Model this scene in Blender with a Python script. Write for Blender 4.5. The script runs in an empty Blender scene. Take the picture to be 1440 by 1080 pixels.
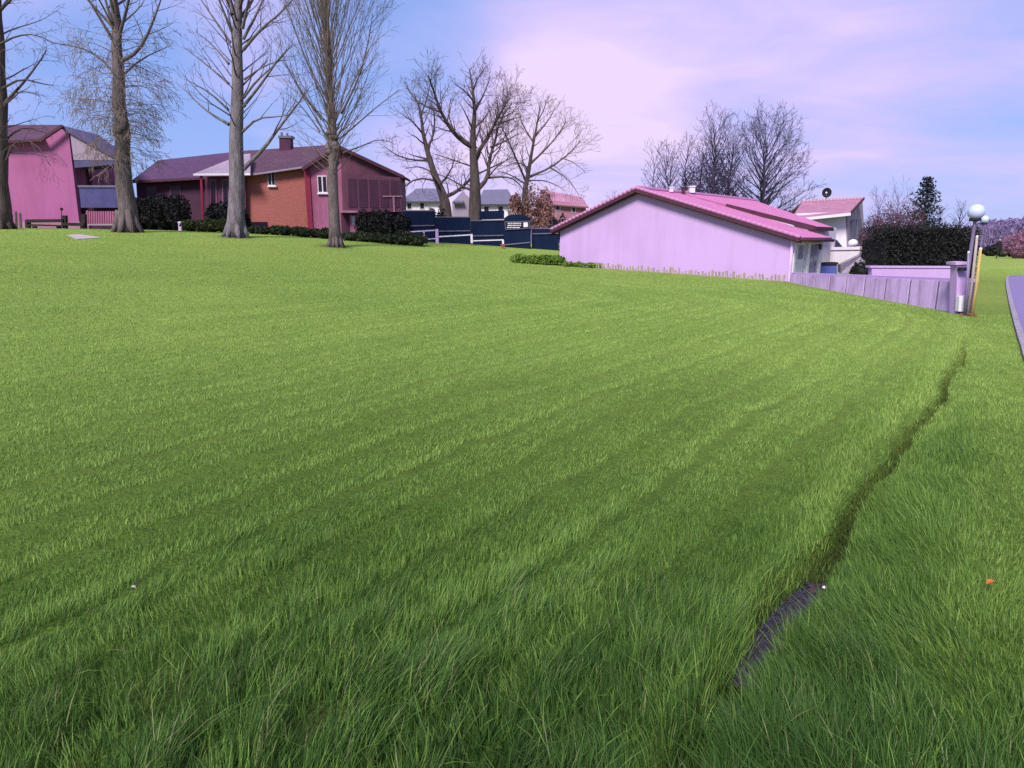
import bpy, math, random
import numpy as np
from mathutils import Vector as V

R = math.radians
S = bpy.context.scene
COL = S.collection
rng = random.Random(7)
NP = np.random.default_rng(11)

# ------------------------------------------------------------------ camera
F_PX, PITCH, CAM_H = 935.0, R(12.2), 1.7
cam_d = bpy.data.cameras.new('camera')
cam_d.sensor_width = 36.0
cam_d.lens = 36.0 * F_PX / 1440.0
cam_d.clip_start, cam_d.clip_end = 0.05, 6000
cam = bpy.data.objects.new('camera', cam_d)
COL.objects.link(cam)
cam.location = (0, 0, CAM_H)
cam.rotation_euler = (R(90) - PITCH, 0, 0)
S.camera = cam
CP, SP = math.cos(PITCH), math.sin(PITCH)


def P(px, py, Y):
    """photo pixel (1440 wide) seen at the distance Y metres ahead -> point of the place"""
    u, v = (px - 720) / F_PX, -(py - 540) / F_PX
    t = Y / (CP + v * SP)
    return V((u * t, Y, CAM_H + t * (v * CP - SP)))


# ------------------------------------------------------------------ terrain
def _base(x, y):
    k = 8 - x
    k = k if k > 0 else 0
    return 0.062 * min(k, 34) * max(y, 0) / 36.0


_ctl = []
for yy in (-14, -5, 0, 4, 9, 15, 21):
    for xx in (-24, -14, -6, 0, 6, 12, 20):
        _ctl.append((xx, yy, _base(xx, yy)))
for px, py, Y in ((3, 322, 36), (180, 326, 36), (255, 330, 36), (333, 333, 36), (472, 347, 35), (595, 346, 40),
                  (785, 356, 42), (787, 372, 35.8), (950, 384, 31.5), (1108, 396, 27.9), (1362, 443, 15.3),
                  (60, 322, 46), (200, 324, 46), (390, 327, 47), (520, 334, 46), (700, 343, 46), (1400, 364, 60),
                  (1300, 374, 44)):
    p = P(px, py, Y)
    _ctl.append(tuple(p))
_ctl += [(-70, 50, 3.0), (-70, 90, 3.0), (-30, 75, 2.4), (0, 75, 1.5), (20, 75, 0.3), (45, 75, 0.0), (75, 75, 0.0), (75, 30, -0.1),
         (40, 10, -0.1), (40, -10, 0), (-50, 20, 2.0), (-50, -10, .4), (0, 100, 1.2), (50, 110, 0.0), (-70, 120, 2.5), (90, 110, 0), (90, 0, 0)]
_C = np.array(_ctl)


def _phi(r2):
    return np.where(r2 > 1e-12, 0.5 * r2 * np.log(np.maximum(r2, 1e-12)), 0.0)


def _fit():
    n = len(_C)
    d2 = ((_C[:, None, :2] - _C[None, :, :2]) ** 2).sum(2)
    A = np.zeros((n + 3, n + 3))
    A[:n, :n] = _phi(d2) + np.eye(n) * 6.0
    A[:n, n] = 1
    A[:n, n + 1:] = _C[:, :2]
    A[n:, :n] = A[:n, n:].T
    return np.linalg.solve(A, np.concatenate([_C[:, 2], np.zeros(3)]))


_W = _fit()


def smooth(a, b, x):
    t = np.clip((x - a) / (b - a), 0, 1)
    return t * t * (3 - 2 * t)


def terr0(x, y):
    x = np.asarray(x, float); y = np.asarray(y, float)
    shp = x.shape
    x = x.ravel(); y = y.ravel()
    out = np.zeros(len(x))
    for i in range(0, len(x), 20000):
        xs, ys = np.clip(x[i:i + 20000], -70, 90), np.clip(y[i:i + 20000], -14, 115)
        d2 = (xs[:, None] - _C[None, :, 0]) ** 2 + (ys[:, None] - _C[None, :, 1]) ** 2
        out[i:i + 20000] = _phi(d2) @ _W[:-3] + _W[-3] + _W[-2] * xs + _W[-1] * ys
    f = smooth(90, 220, np.hypot(x, y))
    out = out * (1 - f) + 0.1 * f
    return out.reshape(shp)


def vnoise(x, y, seed=0):
    xi, yi = np.floor(x).astype(np.int64), np.floor(y).astype(np.int64)
    fx, fy = x - xi, y - yi
    fx, fy = fx * fx * (3 - 2 * fx), fy * fy * (3 - 2 * fy)

    def h(a, b):
        n = (a * 374761393 + b * 668265263 + seed * 974634727) & 0x7fffffff
        n = ((n ^ (n >> 13)) * 1274126177) & 0x7fffffff
        return ((n ^ (n >> 16)) & 0xffff) / 65535.0
    return (h(xi, yi) * (1 - fx) + h(xi + 1, yi) * fx) * (1 - fy) + (h(xi, yi + 1) * (1 - fx) + h(xi + 1, yi + 1) * fx) * fy


def gnd(px, py):
    """where the ray of a photo pixel meets the base terrain"""
    lo, hi = 0.8, 400.0
    Y = 1.0
    while Y < hi:
        p = P(px, py, Y)
        if p.z < float(terr0(p.x, p.y)):
            break
        Y *= 1.01
    a, b = Y / 1.01, Y
    for _ in range(20):
        m = (a + b) / 2
        p = P(px, py, m)
        if p.z < float(terr0(p.x, p.y)):
            b = m
        else:
            a = m
    p = P(px, py, b)
    return V((p.x, p.y, float(terr0(p.x, p.y))))


# ditch line along the right edge of the field, then the mowing line bends round along the wall
DITCH = np.array([tuple(gnd(*q)[:2]) for q in ((905, 1250), (955, 1120), (1025, 985), (1068, 905), (1118, 838), (1158, 785), (1205, 715), (1262, 632), (1318, 568), (1352, 500), (1366, 455))])
ROWS = np.array([(-1.2, -8)] + [tuple(q) for q in DITCH] + [tuple(gnd(*q)[:2]) for q in ((1335, 437), (1270, 428), (1180, 416), (1080, 405), (930, 392), (800, 380), (700, 372), (500, 362), (250, 352), (0, 345))] + [(-60, 34)])


def polydist(x, y, poly):
    best = np.full(x.shape, 1e9); side = np.zeros(x.shape); along = np.zeros(x.shape); acc = 0
    for (ax, ay), (bx, by) in zip(poly[:-1], poly[1:]):
        dx, dy = bx - ax, by - ay
        L = math.hypot(dx, dy)
        t = np.clip(((x - ax) * dx + (y - ay) * dy) / (L * L), 0, 1)
        ex, ey = x - ax - t * dx, y - ay - t * dy
        d = np.hypot(ex, ey)
        m = d < best
        best = np.where(m, d, best)
        side = np.where(m, np.sign(dx * ey - dy * ex), side)
        along = np.where(m, acc + t * L, along)
        acc += L
    return best, side, along


DL = float(np.hypot(*np.diff(DITCH, axis=0).T).sum())


GY0, GY1 = gnd(1062, 915).y - .15, gnd(1152, 800).y + .2


def ditch_profile(x, y):
    d, s, a = polydist(x, y, DITCH)
    wob = (vnoise(a * 1.7, a * 0 + 3.3, 5) - .5) * .075
    sd = d * s + wob                                  # + is the field side
    w = .05 + .04 * smooth(GY0 + .2, GY0 - .2, y) + .068 * smooth(GY0 - .2, GY0 + .2, y) * smooth(GY1 + .35, GY1 - .35, y) - 0.001 * a + 0.06 * (vnoise(a * 2.3, a * 0, 9) - .5)
    w = np.maximum(w, .036)
    fade = 1 - smooth(DL * .50, DL * .95, a)
    return sd, w, a, fade


def terr(x, y):
    x = np.asarray(x, float); y = np.asarray(y, float)
    z = terr0(x, y)
    near = (np.hypot(x, y) < 24)
    if near.any():
        xs, ys = x[near], y[near]
        sd, w, a, fade = ditch_profile(xs, ys)
        dz = -0.23 * fade * np.exp(-(sd / w) ** 6)
        dz += 0.05 * fade * np.exp(-((sd + .42) / .3) ** 2)
        dz += 0.05 * (vnoise(xs * 1.3, ys * 1.3, 2) - .5) * smooth(22, 10, np.hypot(xs, ys))
        z = z.copy(); z[near] += dz
    return z


def tz(x, y):
    return float(terr(np.array([x]), np.array([y]))[0])


def on_ground(px, Y):
    """ground point in the photo column px at distance Y"""
    py = 350
    for _ in range(8):
        p = P(px, py, Y)
        z = tz(p.x, p.y)
        # invert P for the row
        k = (z - CAM_H) / Y
        v = (k * CP + SP) / (CP - k * SP)
        py = 540 - v * F_PX
    p = P(px, py, Y)
    return V((p.x, p.y, tz(p.x, p.y)))


# ------------------------------------------------------------------ materials
def srgb(r, g, b):
    f = lambda c: (c / 255 / 12.92) if c / 255 <= .04045 else ((c / 255 + .055) / 1.055) ** 2.4
    return (f(r), f(g), f(b), 1)


def nodes(name):
    m = bpy.data.materials.new(name)
    m.use_nodes = True
    nt = m.node_tree
    return m, nt, nt.nodes['Principled BSDF'], nt.nodes.new, nt.links.new


def mat(name, c1, c2=None, scale=6, rough=.85, bump=.25, stretch=(1, 1, 1), detail=5, c3=None, spec=.3, metal=0, bdist=.02):
    """two or three colour mottled paint / render / bark with relief; colours are linear rgb albedo"""
    m, nt, b, N, L = nodes(name)
    c2 = c2 or tuple(v * .8 for v in c1)
    tc = N('ShaderNodeTexCoord'); mp = N('ShaderNodeMapping')
    mp.inputs['Scale'].default_value = stretch
    L(tc.outputs['Object'], mp.inputs['Vector'])
    n = N('ShaderNodeTexNoise'); n.inputs['Scale'].default_value = scale; n.inputs['Detail'].default_value = detail
    n.inputs['Roughness'].default_value = .65
    L(mp.outputs[0], n.inputs['Vector'])
    r = N('ShaderNodeValToRGB')
    r.color_ramp.elements[0].position = .32; r.color_ramp.elements[0].color = (*c2[:3], 1)
    r.color_ramp.elements[1].position = .68; r.color_ramp.elements[1].color = (*c1[:3], 1)
    if c3:
        e = r.color_ramp.elements.new(.82); e.color = (*c3[:3], 1)
    L(n.outputs['Fac'], r.inputs['Fac'])
    L(r.outputs[0], b.inputs['Base Color'])
    b.inputs['Roughness'].default_value = rough
    b.inputs['Specular IOR Level'].default_value = spec
    b.inputs['Metallic'].default_value = metal
    if bump:
        n2 = N('ShaderNodeTexNoise'); n2.inputs['Scale'].default_value = scale * 4; n2.inputs['Detail'].default_value = 4
        L(mp.outputs[0], n2.inputs['Vector'])
        bp = N('ShaderNodeBump'); bp.inputs['Strength'].default_value = bump; bp.inputs['Distance'].default_value = bdist
        L(n2.outputs['Fac'], bp.inputs['Height']); L(bp.outputs[0], b.inputs['Normal'])
    return m


def wall_mat(name, c, dirt, scale=1.2, base_z=None):
    """rough render with weather streaks running down and blotches"""
    m, nt, b, N, L = nodes(name)
    tc = N('ShaderNodeTexCoord')
    mp = N('ShaderNodeMapping'); mp.inputs['Scale'].default_value = (2.2, 2.2, .22)
    L(tc.outputs['Object'], mp.inputs['Vector'])
    n = N('ShaderNodeTexNoise'); n.inputs['Scale'].default_value = scale * 1.6; n.inputs['Detail'].default_value = 7; n.inputs['Roughness'].default_value = .7
    L(mp.outputs[0], n.inputs['Vector'])
    n1 = N('ShaderNodeTexNoise'); n1.inputs['Scale'].default_value = scale * .7; n1.inputs['Detail'].default_value = 6
    L(tc.outputs['Object'], n1.inputs['Vector'])
    mx = N('ShaderNodeMath'); mx.operation = 'MULTIPLY'
    L(n.outputs['Fac'], mx.inputs[0]); L(n1.outputs['Fac'], mx.inputs[1])
    r = N('ShaderNodeValToRGB')
    r.color_ramp.elements[0].position = .14; r.color_ramp.elements[0].color = (*dirt, 1)
    r.color_ramp.elements[1].position = .30; r.color_ramp.elements[1].color = (*c, 1)
    L(mx.outputs[0], r.inputs['Fac']); L(r.outputs[0], b.inputs['Base Color'])
    b.inputs['Roughness'].default_value = .92; b.inputs['Specular IOR Level'].default_value = .2
    n2 = N('ShaderNodeTexNoise'); n2.inputs['Scale'].default_value = 14; n2.inputs['Detail'].default_value = 3
    L(tc.outputs['Object'], n2.inputs['Vector'])
    bp = N('ShaderNodeBump'); bp.inputs['Strength'].default_value = .2; bp.inputs['Distance'].default_value = .006
    L(n2.outputs['Fac'], bp.inputs['Height']); L(bp.outputs[0], b.inputs['Normal'])
    return m


def tile_mat(name, c1, c2, c3, rows=(3.2, 4.2)):
    """roof tiles: rows and columns come from the mesh UV map in metres (u along the eave, v up the slope)"""
    m, nt, b, N, L = nodes(name)
    uv = N('ShaderNodeUVMap'); sep = N('ShaderNodeSeparateXYZ'); L(uv.outputs[0], sep.inputs[0])

    def math_(op, a, bb=None):
        k = N('ShaderNodeMath'); k.operation = op
        for i, q in enumerate((a, bb)):
            if q is None: continue
            if isinstance(q, (int, float)): k.inputs[i].default_value = q
            else: L(q, k.inputs[i])
        return k.outputs[0]
    u = math_('MULTIPLY', sep.outputs[0], rows[1] * 2 * math.pi)
    barrel = math_('ABSOLUTE', math_('SINE', math_('MULTIPLY', u, .5)))
    v = math_('FRACT', math_('MULTIPLY', sep.outputs[1], rows[0]))
    hgt = math_('ADD', math_('MULTIPLY', barrel, 1.0), math_('MULTIPLY', math_('SUBTRACT', 1.0, v), .8))
    br = N('ShaderNodeTexBrick'); br.offset = 0
    br.inputs['Scale'].default_value = 1; br.inputs['Mortar Size'].default_value = .012
    br.inputs['Brick Width'].default_value = 1 / rows[1]; br.inputs['Row Height'].default_value = 1 / rows[0]
    br.inputs['Color1'].default_value = (*c1, 1); br.inputs['Color2'].default_value = (*c2, 1); br.inputs['Mortar'].default_value = (*c3, 1)
    L(uv.outputs[0], br.inputs['Vector'])
    n = N('ShaderNodeTexNoise'); n.inputs['Scale'].default_value = 1.3; n.inputs['Detail'].default_value = 8; n.inputs['Roughness'].default_value = .7
    L(uv.outputs[0], n.inputs['Vector'])
    rr = N('ShaderNodeValToRGB'); rr.color_ramp.elements[0].position = .45; rr.color_ramp.elements[0].color = (0, 0, 0, 1)
    rr.color_ramp.elements[1].position = .75; rr.color_ramp.elements[1].color = (.7, .7, .7, 1)
    L(n.outputs['Fac'], rr.inputs[0])
    mx = N('ShaderNodeMix'); mx.data_type = 'RGBA'
    L(rr.outputs[0], mx.inputs[0]); L(br.outputs[0], mx.inputs[6]); mx.inputs[7].default_value = (*c3, 1)
    L(mx.outputs[2], b.inputs['Base Color'])
    b.inputs['Roughness'].default_value = .8; b.inputs['Specular IOR Level'].default_value = .25
    bp = N('ShaderNodeBump'); bp.inputs['Strength'].default_value = .8; bp.inputs['Distance'].default_value = .05
    L(hgt, bp.inputs['Height']); L(bp.outputs[0], b.inputs['Normal'])
    return m


def leaf_mat(name, c1, c2, trans=.3):
    m, nt, b, N, L = nodes(name)
    g = N('ShaderNodeNewGeometry')
    r = N('ShaderNodeValToRGB')
    r.color_ramp.elements[0].color = (*c2, 1); r.color_ramp.elements[1].color = (*c1, 1)
    L(g.outputs['Random Per Island'], r.inputs[0])
    L(r.outputs[0], b.inputs['Base Color'])
    b.inputs['Roughness'].default_value = .6; b.inputs['Specular IOR Level'].default_value = .25
    t = N('ShaderNodeBsdfTranslucent'); L(r.outputs[0], t.inputs[0])
    mx = N('ShaderNodeMixShader'); mx.inputs[0].default_value = trans
    L(b.outputs[0], mx.inputs[1]); L(t.outputs[0], mx.inputs[2])
    L(mx.outputs[0], nt.nodes['Material Output'].inputs['Surface'])
    return m


def glass_mat(name, c, rough=.08):
    return mat(name, c, tuple(v * .6 for v in c), scale=1.5, rough=rough, bump=0, spec=.7)


M = dict(
    gable=wall_mat('lavender_render', (0.47, 0.314, 0.595), (0.415, 0.274, 0.517), .5),
    fence=wall_mat('weathered_concrete', (0.647, 0.455, 0.789), (0.359, 0.24, 0.43), 1.6),
    white=wall_mat('white_render', (0.657, 0.603, 0.71), (0.532, 0.48, 0.585), .6),
    whitep=mat('white_paint', (0.678, 0.643, 0.729), (0.573, 0.538, 0.624), 5, .55, .1),
    pink=wall_mat('pink_render', (0.312, 0.1, 0.24), (0.264, 0.08, 0.196), .5),
    pinkpale=wall_mat('pale_pink_render', (0.31, 0.155, 0.223), (0.223, 0.0992, 0.149), .8),
    orange=mat('orange_brick', (.34, .115, .10), (.27, .085, .08), 3.0, .9, .2, (1, 1, 3), bdist=.006),
    rose=wall_mat('rose_render', (0.295, 0.103, 0.193), (0.23, 0.0706, 0.14), .7),
    plum=mat('plum_cladding', (0.119, 0.0335, 0.0744), (0.067, 0.0209, 0.0446), 1.6, .6, .2, (1, 1, .25)),
    maroon=mat('maroon_cladding', (0.062, 0.0174, 0.0465), (0.0372, 0.0112, 0.031), 1.4, .8, .3, (1, 1, .3)),
    magenta=mat('magenta_metal', (0.211, 0.0124, 0.0527), (0.155, 0.0093, 0.0372), 8, .5, .1),
    tile=tile_mat('pink_roof_tiles', (0.505, 0.16, 0.34), (0.432, 0.123, 0.289), (0.412, 0.175, 0.351)),
    tilefar=tile_mat('rose_roof_tiles', (0.341, 0.149, 0.236), (0.279, 0.112, 0.192), (0.384, 0.223, 0.298)),
    tiledark=tile_mat('plum_roof_tiles', (0.0992, 0.0434, 0.0744), (0.0713, 0.031, 0.0558), (0.0558, 0.031, 0.0558)),
    tileviolet=tile_mat('violet_slate', (0.0868, 0.0403, 0.0992), (0.062, 0.0279, 0.0744), (0.0558, 0.031, 0.0806)),
    fascia=mat('dark_fascia_timber', (0.0744, 0.0217, 0.0434), (0.0434, 0.0124, 0.0279), 6, .7, .2),
    darkblue=mat('navy_boards', (.006, .014, .045), (.004, .009, .03), 3, .9, .15, (1, 1, .3), spec=.12),
    navyroof=mat('blue_roof_edge', (.07, .06, .16), (.05, .04, .11), 3, .6, .1),
    black=mat('black_timber', (.02, .014, .018), (.012, .008, .011), 6, .75, .3),
    bluepanel=mat('blue_balcony_panel', (0.062, 0.062, 0.186), (0.0372, 0.0341, 0.118), 1.2, .5, .15),
    slate=mat('grey_blue_roof', (0.124, 0.118, 0.186), (0.093, 0.0868, 0.143), 3, .8, .2),
    greywall=wall_mat('grey_lilac_render', (0.273, 0.217, 0.298), (0.223, 0.174, 0.248), .7),
    glass=mat('dark_window_glass', (.02, .012, .03), (.012, .008, .02), 1.5, .3, 0, spec=.3),
    glassl=glass_mat('pale_window_glass', (.36, .32, .48), .15),
    barkl=mat('pale_grey_bark', (.20, .175, .20), (.075, .062, .075), 2.2, .95, .9, (2.2, 2.2, .5), 8, (.29, .26, .30), bdist=.08),
    barkd=mat('dark_brown_bark', (0.108, 0.0828, 0.0792), (0.0504, 0.036, 0.036), 2.2, .95, .9, (2.2, 2.2, .5), 8, bdist=.08),
    barkm=mat('mid_brown_bark', (.155, .125, .125), (.06, .046, .05), 2.4, .95, .9, (2.4, 2.4, .5), 8, bdist=.08),
    twigp=mat('purple_twigs', (0.0975, 0.0638, 0.09), (0.06, 0.0413, 0.06), 3, .9, 0),
    twigb=mat('blue_black_twigs', (.05, .038, .085), (.035, .026, .06), 3, .9, 0),
    twigt=mat('tan_twigs', (.17, .13, .105), (.10, .075, .07), 3, .9, 0),
    hedge=leaf_mat('dark_hedge_leaves', (.020, .021, .019), (.009, .009, .011), .1),
    shrub=leaf_mat('green_shrub_leaves', (.10, .12, .03), (.03, .045, .014)),
    shrubd=leaf_mat('dark_shrub_leaves', (.035, .05, .02), (.012, .02, .01), .2),
    russet=leaf_mat('russet_leaves', (.15, .065, .09), (.09, .042, .065)),
    tan=leaf_mat('tan_leaves', (.30, .16, .13), (.18, .09, .09)),
    pinkleaf=leaf_mat('pink_blossom', (.34, .16, .25), (.24, .11, .19)),
    weed=leaf_mat('bright_weed_leaves', (.20, .30, .045), (.09, .18, .03), .4),
    needle=leaf_mat('conifer_needles', (.016, .028, .034), (.008, .015, .02), .1),
    haze=leaf_mat('hazed_far_twigs', (.22, .16, .32), (.16, .12, .25), .2),  # pale lilac: distance haze put into the twig colour
    stakey=mat('yellow_wood', (.50, .36, .13), (.36, .24, .09), 9, .8, .3, (4, 4, .4)),
    stakew=mat('pale_wood', (0.372, 0.31, 0.31), (0.26, 0.211, 0.223), 9, .8, .3, (4, 4, .4)),
    stake=mat('bleached_stake_wood', (0.384, 0.347, 0.273), (0.211, 0.167, 0.124), 7, .85, .3, (4, 4, .4)),
    pole=mat('lilac_painted_steel', (0.211, 0.174, 0.285), (0.161, 0.13, 0.223), 5, .45, .1),
    globe=mat('opal_globe', (.46, .52, .68), (.42, .48, .64), 4, .25, 0, spec=.4),
    asphalt=mat('violet_asphalt', (0.198, 0.155, 0.322), (0.143, 0.112, 0.248), 14, .92, .5),
    kerb=mat('grey_kerb_stone', (.30, .26, .34), (.17, .15, .19), 8, .9, .4),
    paving=mat('pale_slab', (0.372, 0.322, 0.36), (0.279, 0.236, 0.273), 6, .9, .3),
    stone=mat('dark_clod', (.06, .035, .045), (.03, .018, .025), 14, .95, .6),
    pebble=mat('white_pebble', (.8, .78, .82), (.6, .58, .62), 14, .5, .2),
    orangel=mat('orange_dry_leaf', (.50, .12, .03), (.32, .07, .02), 20, .7, .3),
    brickr=mat('red_broken_brick', (.26, .075, .05), (.16, .045, .03), 12, .9, .4),
    gravelp=mat('violet_gravel', (.075, .058, .115), (.012, .010, .02), 38, .95, 1.0, detail=8),
    cloth=mat('dark_cloth', (.012, .012, .018), (.008, .008, .011), 6, .9, .1),
    skin=mat('skin', (.45, .25, .18), (.4, .21, .15), 6, .6, 0),
    rubber=mat('tyre_rubber', (.02, .02, .022), (.014, .014, .016), 10, .8, .1),
    carblue=mat('dark_blue_car_paint', (.02, .024, .07), (.016, .018, .055), 1, .25, 0, spec=.6),
    bluebin=mat('blue_plastic', (.10, .12, .42), (.075, .09, .33), 4, .5, .1),
    hill=mat('hazed_winter_woods', (0.105, 0.0806, 0.161), (0.0713, 0.0558, 0.124), .35, 1, .6, detail=8),  # violet of the distant haze is put into the woods' colour
    roofgrey=mat('far_pale_roof', (0.31, 0.285, 0.347), (0.26, 0.236, 0.298), 2, .8, .1),
)


# ------------------------------------------------------------------ mesh builder
class MB:
    def __init__(s):
        s.v, s.f, s.m = [], [], []
        s.uv = {}

    def face(s, idx, k=0, uv=None):
        if uv: s.uv[len(s.f)] = uv
        s.f.append(tuple(idx)); s.m.append(k)

    def prism(s, pts, off, k=0):
        """closed polygon (3-D points) swept by the vector off"""
        n = len(pts); b = len(s.v); off = V(off)
        s.v += [V(p) for p in pts] + [V(p) + off for p in pts]
        s.face(range(b, b + n), k)
        s.face(range(b + 2 * n - 1, b + n - 1, -1), k)
        for i in range(n):
            j = (i + 1) % n
            s.face((b + i, b + n + i, b + n + j, b + j), k)

    def pix(s, pts, Y, thick, k=0):
        """polygon given in photo pixels on the upright plane at distance Y, given real depth backwards"""
        s.prism([P(x, y, Y) for x, y in pts], (0, thick, 0), k)

    def box(s, c, size, rz=0, k=0, bev=0.0):
        c = V(c); hx, hy, hz = size[0] / 2, size[1] / 2, size[2] / 2
        ca, sa = math.cos(rz), math.sin(rz)
        if bev:
            prof = [(-hx + bev, -hy), (hx - bev, -hy), (hx, -hy + bev), (hx, hy - bev), (hx - bev, hy), (-hx + bev, hy), (-hx, hy - bev), (-hx, -hy + bev)]
        else:
            prof = [(-hx, -hy), (hx, -hy), (hx, hy), (-hx, hy)]
        s.prism([c + V((x * ca - y * sa, x * sa + y * ca, -hz)) for x, y in prof], (0, 0, 2 * hz), k)

    def bar(s, a, b, w, h, k=0):
        """rectangular bar between two points"""
        a, b = V(a), V(b); d = (b - a).normalized()
        u = d.cross(V((0, 0, 1)))
        if u.length < .01: u = V((1, 0, 0))
        u.normalize(); n = u.cross(d).normalized()
        s.prism([a + u * (i * w / 2) + n * (j * h / 2) for i, j in ((-1, -1), (1, -1), (1, 1), (-1, 1))], b - a, k)

    def tube(s, pts, rad, sides=6, k=0, cap=True):
        n = len(pts); b0 = len(s.v)
        cs = [(math.cos(2 * math.pi * i / sides), math.sin(2 * math.pi * i / sides)) for i in range(sides)]
        a = None
        for i in range(n):
            t = (pts[min(i + 1, n - 1)] - pts[max(i - 1, 0)])
            if t.length < 1e-9: t = V((0, 0, 1))
            t.normalize()
            if a is None:
                a = t.orthogonal().normalized()
            else:
                a = a - t * a.dot(t)
                a = a.normalized() if a.length > 1e-6 else t.orthogonal().normalized()
            bb = t.cross(a)
            r = rad[i]
            p = pts[i]
            for c, q in cs:
                s.v.append(p + a * (c * r) + bb * (q * r))
        for i in range(n - 1):
            for j in range(sides):
                jj = (j + 1) % sides
                s.face((b0 + i * sides + j, b0 + i * sides + jj, b0 + (i + 1) * sides + jj, b0 + (i + 1) * sides + j), k)
        if cap:
            s.face(range(b0 + sides - 1, b0 - 1, -1), k)
            s.face(range(b0 + (n - 1) * sides, b0 + n * sides), k)

    def lathe(s, c, prof, sides=20, k=0):
        b0 = len(s.v); c = V(c)
        for r, z in prof:
            for j in range(sides):
                a = 2 * math.pi * j / sides
                s.v.append(c + V((r * math.cos(a), r * math.sin(a), z)))
        for i in range(len(prof) - 1):
            for j in range(sides):
                jj = (j + 1) % sides
                s.face((b0 + i * sides + j, b0 + i * sides + jj, b0 + (i + 1) * sides + jj, b0 + (i + 1) * sides + j), k)
        s.face(range(b0 + sides - 1, b0 - 1, -1), k)
        s.face(range(b0 + (len(prof) - 1) * sides, b0 + len(prof) * sides), k)

    def ball(s, c, r, sides=20, rings=12, squash=1.0):
        s.lathe(c, [(max(r * math.sin(math.pi * i / rings), .002), -r * squash * math.cos(math.pi * i / rings)) for i in range(rings + 1)], sides)

    def slab(s, quad, thick, k=0):
        """roof plane: quad = eave0, eave1, ridge1, ridge0; UVs in metres"""
        q = [V(p) for p in quad]; n = (q[1] - q[0]).cross(q[3] - q[0]).normalized()
        if n.z < 0: n = -n
        b = len(s.v)
        s.v += q + [p - n * thick for p in q]
        e = (q[1] - q[0]).normalized(); up = (q[3] - q[0]); up = (up - e * up.dot(e)).normalized()
        uv = [((p - q[0]).dot(e), (p - q[0]).dot(up)) for p in q]
        s.face((b, b + 1, b + 2, b + 3), k, uv)
        s.face((b + 7, b + 6, b + 5, b + 4), k)
        for i in range(4):
            j = (i + 1) % 4
            s.face((b + i, b + 4 + i, b + 4 + j, b + j), k)

    def leaves(s, pts, size, k=0, up=0.0, jitter=.5):
        """one small bent leaf quad at every point"""
        for p in pts:
            sz = size * (1 + jitter * (rng.random() * 2 - 1))
            d = V((rng.gauss(0, 1), rng.gauss(0, 1), rng.gauss(0, 1) + up)).normalized()
            u = d.orthogonal().normalized()
            w = d.cross(u)
            a = rng.random() * 6.283
            u, w = u * math.cos(a) + w * math.sin(a), w * math.cos(a) - u * math.sin(a)
            b = len(s.v)
            s.v += [p - u * sz, p + w * sz * .45, p + u * sz + d * sz * .25, p - w * sz * .45]
            s.face((b, b + 1, b + 2, b + 3), k)

    def build(s, name, mats, parent=None, smooth_=False, origin=None):
        me = bpy.data.meshes.new(name)
        o = V(parent.location) if parent is not None and origin is None else V(origin or (0, 0, 0))
        pp = parent
        while pp is not None and pp.parent is not None and origin is None:
            pp = pp.parent; o = o + V(pp.location)
        me.from_pydata([tuple(p - o) for p in s.v], [], s.f)
        if not isinstance(mats, (list, tuple)): mats = [mats]
        for m in mats: me.materials.append(m)
        if len(mats) > 1: me.polygons.foreach_set('material_index', s.m)
        if s.uv:
            lay = me.uv_layers.new(name='UVMap')
            for fi, uv in s.uv.items():
                st = me.polygons[fi].loop_start
                for i, c in enumerate(uv): lay.data[st + i].uv = c
        if smooth_: me.polygons.foreach_set('use_smooth', [True] * len(s.f))
        me.update()
        ob = bpy.data.objects.new(name, me)
        COL.objects.link(ob)
        if parent is not None:
            ob.parent = parent
        else:
            ob.location = o
        return ob


def tag(o, label=None, cat=None, group=None, kind=None):
    if label: o['label'] = label
    if cat: o['category'] = cat
    if group: o['group'] = group
    if kind: o['kind'] = kind
    return o


def thing(name, label, cat, loc, group=None):
    o = bpy.data.objects.new(name, None)
    o.empty_display_size = .3
    o.location = loc
    COL.objects.link(o)
    return tag(o, label, cat, group)


def part(name, m, parent, fn, smooth_=False):
    mb = MB(); fn(mb)
    return mb.build(name, m, parent, smooth_)


def fix_normals(o):
    import bmesh
    bm = bmesh.new(); bm.from_mesh(o.data)
    bmesh.ops.recalc_face_normals(bm, faces=bm.faces)
    bm.to_mesh(o.data); bm.free()


# ------------------------------------------------------------------ world and sun
SUN_AZ, SUN_EL = R(205), R(46)          # azimuth clockwise from +Y: behind the camera, to its left
w = bpy.data.worlds.new('World'); S.world = w; w.use_nodes = True
nt = w.node_tree; N = nt.nodes.new; L = nt.links.new
bg = nt.nodes['Background']
sky = N('ShaderNodeTexSky'); sky.sky_type = 'NISHITA'; sky.sun_disc = False
sky.sun_elevation = SUN_EL; sky.sun_rotation = SUN_AZ; sky.dust_density = .6; sky.ozone_density = 2.0
tc = N('ShaderNodeTexCoord')


def mth(op, a, b=None, c=None, clamp=False):
    k = N('ShaderNodeMath'); k.operation = op; k.use_clamp = clamp
    for i, q in enumerate((a, b, c)):
        if q is None: continue
        if isinstance(q, (int, float)): k.inputs[i].default_value = q
        else: L(q, k.inputs[i])
    return k.outputs[0]


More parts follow.
